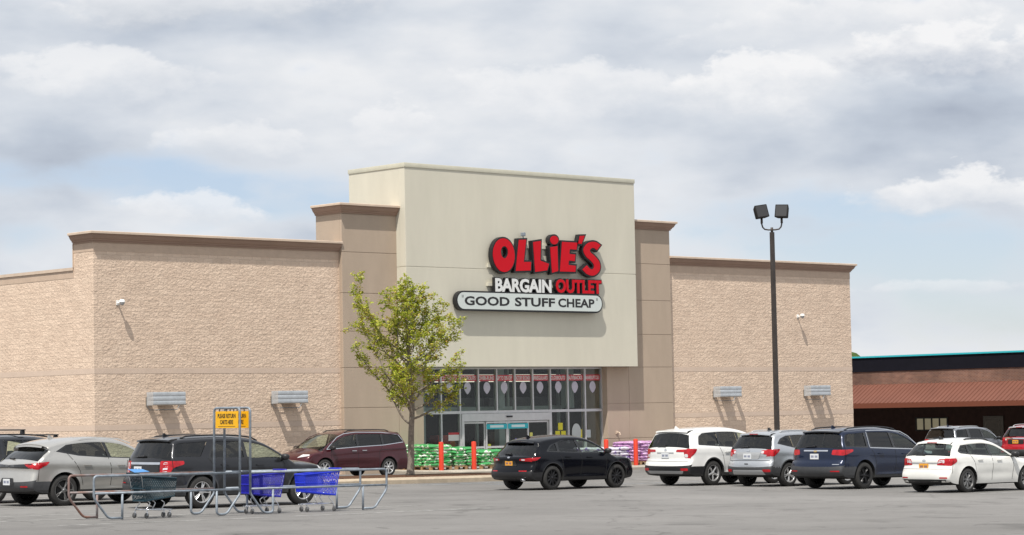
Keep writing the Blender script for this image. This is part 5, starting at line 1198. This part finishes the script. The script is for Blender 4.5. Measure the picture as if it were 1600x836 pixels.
# ------------------------------------------------------------ shopping carts
def cart(x, y, rz, col, label, name='shopping_cart'):
    root = tag(empty(name, (x, y, G(x, y)), rz, tilt=True), label, 'shopping cart', 'shopping carts left in the corral')
    zt = lambda t: (.90-.06*t); zb_ = lambda t: (.37+.09*t); hw = lambda t, u: (.27-.055*t)*(.86+.14*u)
    x0, x1 = -.42, .50
    def P(t, u, s): # t along, u up 0..1, s side -1/1
        xx = x0+(x1-x0)*t + (1-t)*(-.10+.0)*u - (t)*(-.04)*u; return Vector((xx, s*hw(t, u), zb_(t)+(zt(t)-zb_(t))*u))
    m = MB(); w = .011
    def bar(a, b, ww=w): m.tube([a, b], ww*.62, 4, cap=False)
    for s in (-1, 1):
        nn = 18
        for k in range(-6, nn+1):                        # diagonal lattice
            for dr in (1, -1):
                t0, u0, t1, u1 = k/nn, 0, k/nn+.33, 1
                if dr < 0: t0, t1 = 1-t0, 1-t1
                def clip(ta, ua, tb, ub):
                    pts_ = []
                    lo, hi = 0, 1
                    d = tb-ta
                    if d:
                        a, b = sorted(((0-ta)/d, (1-ta)/d)); lo, hi = max(lo, a), min(hi, b)
                    return (lo, hi) if hi-lo > .02 else None
                q = clip(t0, 0, t1, 1)
                if q: bar(P(t0+(t1-t0)*q[0], q[0], s), P(t0+(t1-t0)*q[1], q[1], s))
        for u, ww in ((0, .03), (1, .03), (.5, .014)): m.tube([P(0, u, s), P(.5, u, s), P(1, u, s)], ww*.6, 6)
        m.add([P(.62, .05, s), P(1, .05, s), P(1, .98, s), P(.62, .98, s)], [(0, 1, 2, 3)])
        m.add([P(.06, .34, s), P(.24, .34, s), P(.24, .62, s), P(.06, .62, s)], [(0, 1, 2, 3)])
    for t in (0, 1):
        for k in range(11): y_ = -1+2*k/10; a, b = P(t, 0, 1), P(t, 1, 1); bar(Vector((a.x, a.y*y_, a.z)), Vector((b.x, b.y*y_, b.z)), .016)
        for u in (0, .5, 1): a = P(t, u, 1); m.tube([(a.x, a.y, a.z), (a.x, -a.y, a.z)], .017, 6)
    for k in range(15): t = k/14; a = P(t, 0, 1); bar(Vector((a.x, a.y, a.z)), Vector((a.x, -a.y, a.z)), .016)
    m.build('basket', col, root)
    m = MB(); m.rbox(x0+.02, x0+.16, -.22, .22, .80, .83, .01); m.build('child_seat', col, root)
    f_ = MB()
    for s in (-1, 1):
        f_.tube(pipe_path([(x0-.17, s*.25, 0.96), (x0-.10, s*.25, .88), (x0+.02, s*.22, .40), (x0+.20, s*.19, .33), (x0+.06, s*.22, .20), (x0+.08, s*.24, .13)], .05), .012, 6)
        f_.tube(pipe_path([(x0+.08, s*.24, .19), (x0+.40, s*.20, .17), (x1-.06, s*.13, .17), (x1+.02, s*.08, .17)], .05), .012, 6)
        f_.tube(pipe_path([(.10, s*.20, .38), (.22, s*.18, .32), (.12, s*.18, .18)], .05), .011, 6)
    f_.tube([(x0+.08, -.24, .18), (x0+.08, .24, .18)], .011, 6); f_.tube([(x1, -.10, .17), (x1, .10, .17)], .011, 6)
    for k in range(6): f_.tube([(x0+.15, -.2+.08*k, .185), (x1-.1, -.13+.05*k, .185)], .006, 4)
    f_.build('frame', M_chrome, root, smooth=True)
    m = MB(); m.tube([(x0-.17, -.26, .96), (x0-.17, .26, .96)], .018, 8); m.build('handle', col, root, smooth=True)
    for (wx_, wy_) in ((x0+.05, -.24), (x0+.05, .24), (x1-.10, -.12), (x1-.10, .12)):
        m = MB(); m.lathe([(0, -.014), (.048, -.016), (.060, -.010), (.060, .010), (.048, .016), (0, .014)], 18, 'y'); o = m.build('caster_wheel', mat('caster_grey', (.10, .10, .10), .6), root, angle=40); o.location = (wx_, wy_, .062)
        m = MB(); m.tube([(-.01, -.024, .0), (.015, -.024, .08), (.02, 0, .10), (.015, .024, .08), (-.01, .024, .0)], .007, 5); m.build('fork', M_chrome).parent = o
    root.scale = (.86, .95, 1)
    return root
C_teal = mat('cart_dark_teal', (.009, .034, .05), .4, var=.1); C_blue = mat('cart_blue', (.008, .03, .55), .4, var=.1); C_ind = mat('cart_indigo', (.012, .012, .36), .4, var=.1)
c1 = cart(29.50, 43.08, 0, C_teal, 'dark teal shopping cart at the left end of the corral')
c2 = cart(32.42, 43.12, math.pi, C_ind, 'indigo blue shopping cart under the yellow signs in the corral')
c3 = cart(33.92, 43.05, math.pi-.06, C_blue, 'bright blue shopping cart at the right end of the corral')
m = MB(); m.add([(28.98, 42.98, G(29, 43)+.98), (29.30, 42.90, G(29, 43)+.99), (29.33, 43.2, G(29, 43)+1.04), (29.0, 43.28, G(29, 43)+1.05)], [(0, 1, 2, 3)])
o = m.build('paper_flyer', mat('flyer_blue', (.06, .22, .50), .5)); sm = o.modifiers.new('s', 'SOLIDIFY'); sm.thickness = .006; tag(o, 'blue and white paper flyer lying on top of the dark teal cart', 'flyer')

# ------------------------------------------------------------ bollards, pallets, bags
M_boll = mat('bollard_orange_red', (.62, .045, .018), .5, var=.05, vscale=5)
for X_, lb in ((61.54, 'orange red bollard nearest the tree, in front of the green bag stacks'), (63.24, 'orange red bollard between two green bag stacks, second from the tree'), (70.59, 'orange red bollard peeking over the bonnet of the black suv'), (72.33, 'orange red bollard in front of the pink bag stacks, rightmost')):
    m = MB(); m.lathe([(.095, 0), (.095, 1.06), (.085, 1.085), (.05, 1.10), (0, 1.105)], 24); o = m.build('bollard', M_boll, None, angle=40); o.location = (X_, 70.30, G(X_, 70.3)+.128); tag(o, lb, 'bollard', 'bollards in front of the shop')
def pallet_mesh():
    m = MB(); w = .55
    for k in range(7): x = -w+.0+k*(2*w-.09)/6; m.rbox(x, x+.09, -w, w, .122, .142, .003)
    for k in range(3): x = -w+k*(2*w-.10)/2; m.rbox(x, x+.10, -w, w, 0, .018, .003)
    for y in (-w, -.05, w-.10):
        for x in (-w, -.06, w-.12): m.rbox(x, x+.12, y, y+.10, .018, .10, .003)
        m.rbox(-w, w, y, y+.10, .10, .122, .003)
    return m
M_wood2 = mat('pallet_wood', (.44, .27, .13), .85, col2=(.26, .16, .09), vscale=4, bump=.003, bscale=30, stretch=(1, 6, 6))
def bag_mesh(seed):
    rnd = random.Random(seed); b = bmesh.new(); bmesh.ops.create_grid(b, x_segments=14, y_segments=10, size=1)
    top = [v.co.copy() for v in b.verts]; b.free(); m = MB(); Lx, Ly, H_ = .29, .54, .085
    def f(x, y, sg):
        e = max(0, 1-abs(x)**3.2)**.42*max(0, 1-abs(y)**4)**.42
        n = noise.noise(Vector((x*1.7+seed*3, y*1.7, sg*2)))*.022+noise.noise(Vector((x*5+seed, y*5, 1)))*.008
        z = sg*H_*e*(1+n*6)+(.004*sg); sh = 1-.05*(1-e)
        return (x*Lx*(1+.03*math.sin(y*5+seed)), y*Ly*sh, z+.02*noise.noise(Vector((x+seed, y, 0))))
    for sg in (1, -1):
        k = len(m.v)
        for j in range(11):
            for i in range(15): m.v.append(f(-1+2*i/14, -1+2*j/10, sg))
        for j in range(10):
            for i in range(14):
                q = [k+j*15+i, k+j*15+i+1, k+(j+1)*15+i+1, k+(j+1)*15+i]; m.f.append(q if sg > 0 else q[::-1])
    return m
def bagmat(name, c1, c2, c3, s):
    m = bpy.data.materials.new(name); m.use_nodes = True; nt = m.node_tree; N = nt.nodes; L = nt.links; b = N['Principled BSDF']; b.inputs['Roughness'].default_value = .28
    tc = N.new('ShaderNodeTexCoord'); oi = N.new('ShaderNodeObjectInfo'); va = N.new('ShaderNodeVectorMath'); va.operation = 'MULTIPLY_ADD'
    cb = N.new('ShaderNodeCombineXYZ'); L.new(oi.outputs['Random'], cb.inputs[0]); L.new(oi.outputs['Random'], cb.inputs[1])
    L.new(cb.outputs[0], va.inputs[0]); va.inputs[1].default_value = (20, 37, 0); L.new(tc.outputs['Object'], va.inputs[2])
    n = N.new('ShaderNodeTexNoise'); n.inputs['Scale'].default_value = s; n.inputs['Detail'].default_value = 2; n.inputs['Distortion'].default_value = .6; L.new(va.outputs[0], n.inputs['Vector'])
    sz = N.new('ShaderNodeSeparateXYZ'); L.new(tc.outputs['Object'], sz.inputs[0]); zz = N.new('ShaderNodeMath'); zz.operation = 'MULTIPLY_ADD'; L.new(sz.outputs[2], zz.inputs[0]); zz.inputs[1].default_value = -1.5; L.new(n.outputs[0], zz.inputs[2])
    r = N.new('ShaderNodeValToRGB'); r.color_ramp.interpolation = 'CONSTANT'; L.new(zz.outputs[0], r.inputs[0]); e = r.color_ramp.elements
    e[0].position = 0; e[0].color = (*c1, 1); e[1].position = .50; e[1].color = (*c3, 1); q = e.new(.55); q.color = (*c2, 1); q = e.new(.68); q.color = (*c1, 1)
    L.new(r.outputs[0], b.inputs['Base Color']); return m
BG = bagmat('bag_green', (.055, .30, .095), (.68, .74, .68), (.16, .46, .15), 2.6)
BP = bagmat('bag_purple_white', (.60, .58, .66), (.16, .07, .34), (.45, .42, .58), 3)
BK = bagmat('bag_pink', (.52, .29, .52), (.34, .14, .38), (.70, .54, .70), 2.8)
meshes = {}
pal0 = None
def stack(xn, yn, layers, bm_, key, label, group, plabel, yaw=0):
    """a pallet whose near corner is (xn, yn), with bags two by two"""
    global pal0
    cx, cy = xn+.55, yn+.55; zg = G(cx, cy)+.13
    if pal0 is None: o = pallet_mesh().build('pallet', M_wood2); pal0 = o
    else: o = pal0.copy(); COL.objects.link(o)
    o.location = (cx, cy, zg); tag(o, plabel, 'pallet', 'wooden pallets in front of the shop')
    for l in range(layers):
        for q in range(4):
            ms = meshes.setdefault((key, (l*3+q) % 5), None)
            if ms is None:
                t = bag_mesh((l*3+q) % 5+1).build('bag', bm_, None, smooth=True, weld=True); ms = meshes[(key, (l*3+q) % 5)] = t.data; ob = t
            else: ob = bpy.data.objects.new('bag', ms); COL.objects.link(ob)
            if l % 2 == 0: ox_, oy_, rz_ = (-.28 if q % 2 else .28), (-.28 if q < 2 else .28), 0
            else: ox_, oy_, rz_ = (-.28 if q % 2 else .28), (-.28 if q < 2 else .28), math.pi/2
            # two lengthwise pairs: bags are half a pallet each way
            ob.scale = (1, .56, .95) if True else (1, 1, 1)
            ob.rotation_euler = (random.uniform(-.05, .05), random.uniform(-.05, .05), rz_+random.uniform(-.07, .07))
            ob.location = (cx+ox_+random.uniform(-.025, .025), cy+oy_+random.uniform(-.025, .025), zg+.142+.06+l*.118+random.uniform(-.006, .006))
            tag(ob, label, 'bag', group)
random.seed(11)
GL = [(61.40, 7, 'under the leftmost green stack, nearest the tree'), (62.72, 6, 'under the second green stack from the tree'), (64.04, 5, 'under the third green stack from the tree'), (65.40, 5, 'under the green stack half hidden behind the black suv')]
for i, (x, ly, pl_) in enumerate(GL):
    stack(x, 70.78, ly, BG, 'g', 'green and white plastic bag in the stack '+['nearest the tree', 'second from the tree', 'third from the tree', 'half hidden behind the black suv'][i], 'green bags, stack '+['nearest the tree', 'second from the tree', 'third from the tree', 'behind the black suv'][i], 'wooden pallet '+pl_)
stack(61.45, 71.93, 7, BG, 'g', 'green and white plastic bag in the rear stack closest to the wall', 'green bags, rear stack', 'wooden pallet under the rear green stack closest to the wall')
stack(71.45, 70.9, 5, BP, 'p', 'white and purple plastic bag in the low stack beside the pink ones', 'white and purple bags, low stack', 'wooden pallet under the low white and purple stack')
stack(70.2, 71.0, 5, BP, 'p', 'white and purple plastic bag in the stack just above the black suv bonnet', 'white and purple bags, stack above the bonnet', 'wooden pallet under the stack behind the black suv bonnet')
stack(72.70, 70.9, 7, BK, 'k', 'pink violet plastic bag in the stack behind the rightmost bollard', 'pink bags, stack behind the bollard', 'wooden pallet under the pink stack behind the rightmost bollard')
stack(73.95, 71.0, 7, BK, 'k', 'pink violet plastic bag in the stack beside the white suv', 'pink bags, stack beside the white suv', 'wooden pallet under the pink stack beside the white suv')

# ------------------------------------------------------------ neighbouring shops at right
NB = tag(empty('neighbour_building', (114, 80, G(114, 80))), 'low brick shop building with brown metal awning, black fascia and turquoise roof edge', 'shop building')
def npart(mb, name, m, **k): o = mb.build(name, m, None, **k); o.parent = NB; o.matrix_parent_inverse = Matrix.Translation(-Vector(NB.location)); return o
Y0, Y1, XN = 55.0, 104.0, 113.2; zg = G(114, 80)
def brickmat():
    m = bpy.data.materials.new('neighbour_brick'); m.use_nodes = True; nt = m.node_tree; N = nt.nodes; L = nt.links; b = N['Principled BSDF']; b.inputs['Roughness'].default_value = .9
    g = N.new('ShaderNodeTexCoord'); s = N.new('ShaderNodeSeparateXYZ'); L.new(g.outputs['Object'], s.inputs[0]); c = N.new('ShaderNodeCombineXYZ'); L.new(s.outputs[1], c.inputs[0]); L.new(s.outputs[2], c.inputs[1])
    br = N.new('ShaderNodeTexBrick'); L.new(c.outputs[0], br.inputs['Vector']); br.inputs['Scale'].default_value = 1; br.inputs['Brick Width'].default_value = .21; br.inputs['Row Height'].default_value = .075; br.inputs['Mortar Size'].default_value = .006
    br.inputs['Color1'].default_value = (.16, .075, .048, 1); br.inputs['Color2'].default_value = (.11, .048, .034, 1); br.inputs['Mortar'].default_value = (.22, .17, .14, 1)
    n = N.new('ShaderNodeTexNoise'); n.inputs['Scale'].default_value = .6; n.inputs['Detail'].default_value = 4; L.new(c.outputs[0], n.inputs['Vector']); mr = N.new('ShaderNodeMapRange'); L.new(n.outputs[0], mr.inputs[0]); mr.inputs[1].default_value = .3; mr.inputs[2].default_value = .7; mr.inputs[3].default_value = .75; mr.inputs[4].default_value = 1.5
    mx = N.new('ShaderNodeMix'); mx.data_type = 'RGBA'; mx.blend_type = 'MULTIPLY'; mx.inputs[0].default_value = 1; L.new(br.outputs[0], mx.inputs[6]); L.new(mr.outputs[0], mx.inputs[7]); L.new(mx.outputs[2], b.inputs['Base Color'])
    return m
M_nbr = brickmat()
z = lambda h: EYE+h
m = MB(); m.box(XN, XN+.3, Y0, Y1, z(1.1), z(2.0)); npart(m, 'brick_parapet', M_nbr)
m = MB(); m.box(XN-.05, XN+.25, Y0, Y1, z(2.002), z(2.83)); npart(m, 'black_fascia', mat('fascia_black', (.010, .010, .015), .85, var=.1, spec=.08))
m = MB(); m.box(XN-.12, XN+.3, Y0, Y1, z(2.833), z(2.93)); npart(m, 'roof_edge', mat('edge_turquoise', (.03, .42, .48), .5))
m = MB(); m.box(XN+.31, 132, Y0, Y1, z(2.0), z(2.6)); m.box(116.6, 132, Y0, Y1, -1.5, z(2.0)); npart(m, 'flat_roof', mat('nb_roof', (.25, .25, .25), .9))
m = MB()
prof = []
y = Y0
a0, a1 = (XN-.01, z(1.22)), (XN-1.9, z(.10))
k0 = 0
while y < Y1:
    for dy, h in ((0, 0), (.02, .055), (.055, .055), (.075, 0), (.28, 0)):
        m.v.append((a0[0], y+dy, a0[1]+h)); m.v.append((a1[0], y+dy, a1[1]+h))
    y += .30
nv = len(m.v)//2
for i in range(nv-1): m.f.append([2*i, 2*i+1, 2*i+3, 2*i+2])
npart(m, 'metal_awning', mat('awning_brown', (.165, .070, .050), .6, spec=.2, var=.08, vscale=.8))
m = MB(); m.box(a1[0]-.03, a1[0]+.02, Y0, Y1, z(-.16), z(.13)); m.box(a1[0]+.021, XN+3.2, Y0, Y1, z(-.10), z(-.05)); npart(m, 'awning_edge', mat('awning_edge', (.15, .042, .02), .5))
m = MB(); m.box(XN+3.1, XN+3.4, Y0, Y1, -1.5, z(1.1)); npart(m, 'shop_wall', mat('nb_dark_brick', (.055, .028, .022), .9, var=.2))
for yy in (90.6, 76.0, 64.0): m = MB(); m.rbox(XN-1.75, XN-1.60, yy, yy+.15, zg-.4, z(-.101), .01); npart(m, 'awning_post', mat('post_brown', (.09, .04, .03), .6))
M_blind_glow = mat('window_blind_glow', (.62, .58, .40), .7, emit=(1, .92, .62, .09))  # pale blinds given a weak glow so the panes look lit
fr = MB(); w0, w1, zl, zh = 87.2, 89.5, z(-1.5), z(-.85); xx = XN+3.08
fr.box(xx-.06, xx, w0-.08, w1+.08, zh, zh+.08); fr.box(xx-.06, xx, w0-.08, w1+.08, zl-.08, zl)
for k in range(5): yy = w0+(w1-w0)*k/4; fr.box(xx-.06, xx, yy-.045, yy+.045, zl, zh)
o = npart(fr, 'window', mat('nb_frame', (.02, .018, .016), .5))
for k in range(4): a = w0+(w1-w0)*k/4+.05; b = w0+(w1-w0)*(k+1)/4-.05; p = MB(); p.box(xx-.02, xx-.004, a, b, zl, zh); p.build('pane', M_blind_glow).parent = o
d = MB(); d.box(xx-.06, xx, 83.2, 84.6, -1.0, z(-.75)); o = npart(d, 'door', mat('nb_door', (.16, .15, .13), .6)); d = MB(); d.box(xx-.07, xx-.061, 83.4, 84.4, -.2, z(-.95)); d.build('door_glass', mat('nb_glass', (.04, .045, .04), .1, coat=1)).parent = o
d = MB(); d.box(xx-.05, xx, 95.0, 97.5, -1.0, z(-.7)); npart(d, 'shop_window', mat('nb_glass', (.04, .045, .04), .1, coat=1))
m = MB(); m.tube([(XN-.06, 93.2, z(1.95)), (XN-.5, 93.2, z(1.98)), (XN-.62, 93.1, z(1.9))], .05, 8); npart(m, 'roof_scupper', mat('scupper_tan', (.45, .30, .22), .6), smooth=True)

# ------------------------------------------------------------ the young tree on the island
def leafmat(name='leaf_yellow_green'):
    m = bpy.data.materials.new(name); m.use_nodes = True; nt = m.node_tree; N = nt.nodes; L = nt.links; N.clear()
    g = N.new('ShaderNodeTexCoord'); n = N.new('ShaderNodeTexNoise'); n.inputs['Scale'].default_value = 3.2; n.inputs['Detail'].default_value = 4; L.new(g.outputs['Object'], n.inputs['Vector'])
    w = N.new('ShaderNodeTexWhiteNoise'); ge = N.new('ShaderNodeNewGeometry'); L.new(ge.outputs['Random Per Island'], w.inputs['Vector']); w.noise_dimensions = '3D'
    ad = N.new('ShaderNodeMath'); ad.operation = 'MULTIPLY_ADD'; L.new(ge.outputs['Random Per Island'], ad.inputs[0]); ad.inputs[1].default_value = .45; L.new(n.outputs[0], ad.inputs[2])
    r = N.new('ShaderNodeValToRGB'); L.new(ad.outputs[0], r.inputs[0]); e = r.color_ramp.elements
    e[0].position = .35; e[0].color = (.16, .21, .016, 1); e[1].position = .98; e[1].color = (.42, .27, .07, 1)
    for p, c in ((.58, (.31, .38, .026)), (.76, (.48, .52, .055)), (.90, (.55, .50, .09))): q = e.new(p); q.color = (*c, 1)
    d = N.new('ShaderNodeBsdfPrincipled'); d.inputs['Roughness'].default_value = .5; L.new(r.outputs[0], d.inputs['Base Color'])
    t = N.new('ShaderNodeBsdfTranslucent'); L.new(r.outputs[0], t.inputs[0]); mx = N.new('ShaderNodeMixShader'); mx.inputs[0].default_value = .38
    L.new(d.outputs[0], mx.inputs[1]); L.new(t.outputs[0], mx.inputs[2]); o = N.new('ShaderNodeOutputMaterial'); L.new(mx.outputs[0], o.inputs[0]); return m
def build_tree():
    rnd = random.Random(33); X_, Y_ = 53.72, 63.0; z0 = G(X_, Y_)+.17
    root = tag(empty('young_tree', (X_, Y_, z0)), 'young slender tree with sparse yellow green leaves on the curb island', 'tree')
    wood, leaf = MB(), MB(); LT = [0]
    def env(h): return float(np.interp(h, [1.7, 2.1, 2.8, 3.9, 4.9, 5.6, 6.4, 7.1], [.8, 1.7, 2.4, 2.7, 1.9, 1.2, .65, .2]))
    def leafc(p, d, n):
        for _ in range(n):
            q = p+Vector((rnd.gauss(0, .050), rnd.gauss(0, .050), rnd.gauss(0, .042))); a = Vector((rnd.gauss(0, 1), rnd.gauss(0, 1), rnd.gauss(0, .5))).normalized(); b = a.cross(Vector((rnd.gauss(0, .5), rnd.gauss(0, .5), 1))).normalized()
            s = rnd.uniform(.034, .062); k = len(leaf.v)
            leaf.v += [tuple(q-a*s), tuple(q-a*s*.25+b*s*.62), tuple(q+a*s*.9), tuple(q-a*s*.25-b*s*.62)]; leaf.f.append([k, k+1, k+2, k+3])
    def limb(p0, d, ln, r0, depth, up=.5):
        n = max(5, int(ln/.10)); pts = [p0]; d = d.normalized(); wob = rnd.uniform(0, 99)
        for i in range(n):
            d = (d+Vector((noise.noise(Vector((wob, i*.22, 0)))*.22, noise.noise(Vector((wob, i*.22, 7)))*.22, .035*up+noise.noise(Vector((wob, i*.2, 14)))*.10))).normalized(); pts.append(pts[-1]+d*(ln/n))
        rr = [max(.0035, r0*(1-i/n)**.8) for i in range(n+1)]; wood.tube(pts, rr, 6 if depth > 1 else 8)
        for i in range(1, n+1):
            t = i/n; p = pts[i]
            if depth == 1:
                if t > .16 and rnd.random() < .80:
                    side = d.cross(Vector((rnd.gauss(0, 1), rnd.gauss(0, 1), rnd.gauss(0, 1)))).normalized(); dd = ((pts[i]-pts[i-1]).normalized()*.75+side*.75+Vector((0, 0, .18))).normalized()
                    limb(p, dd, rnd.uniform(.30, .78)*(1.1-.5*t), rr[i]*.55, 2, .6)
            if depth == 2 and t > .25 and rnd.random() < .18:
                side = d.cross(Vector((rnd.gauss(0, 1), rnd.gauss(0, 1), rnd.gauss(0, 1)))).normalized(); limb(p, (d+side).normalized(), rnd.uniform(.12, .28), .004, 3)
            if depth >= 2 or t > .55: leafc(p, d, rnd.choice((2, 3, 4, 4)) if depth >= 2 else 5)
        leafc(pts[-1], d, 5)
    # trunk and leader
    tp = [Vector((0, 0, 0))]; 
    for i in range(1, 70): h = i*.1; tp.append(Vector((.05*math.sin(h*.9)+.02*math.sin(h*3.1), .05*math.cos(h*1.1)-.05, h)))
    tr = [max(.006, .125*(1-h/7.2)**.9+(.06*math.exp(-h/.12)) if True else 0) for h in [p.z for p in tp]]
    wood.tube(tp[:22], tr[:22], 12); tw_ = MB(); tw_ = wood
    wood.tube(tp[21:], tr[21:], 8)
    az = 0
    for i in range(18, 68):
        h = tp[i].z
        for rep in range(1 if h < 5.6 else 1):
            if h > 1.7 and rnd.random() < .82:
                az += 2.4+rnd.uniform(-.4, .4); el = R(rnd.uniform(16, 38) if h < 3.0 else rnd.uniform(26, 50))
                reach = env(min(7.0, h+(.6 if h < 2.6 else .8)))*rnd.uniform(.72, 1.08); ln = max(.35, min(reach/math.cos(el), 3.3))
                # the real tree leans its longest shoots to both sides of the view
                sc = .80+.26*abs(math.cos(az-(-.75)))+(.30*max(0, math.cos(az-2.39)) if 2.3 < h < 4.6 else 0)
                limb(tp[i], Vector((math.cos(az)*math.cos(el), math.sin(az)*math.cos(el), math.sin(el))), ln*sc, tr[i]*.42+.004, 1, .8)
    for i in range(45, 69): leafc(tp[i], Vector((0, 0, 1)), 5)
    t = wood.build('trunk', mat('bark_grey', (.20, .17, .14), .9, var=.25, vscale=12, bump=.006, bscale=40), root, smooth=True)
    leaf.build('crown', leafmat(), root); root.scale = (1, 1, .965); print('LEAVES', len(leaf.f))
build_tree()
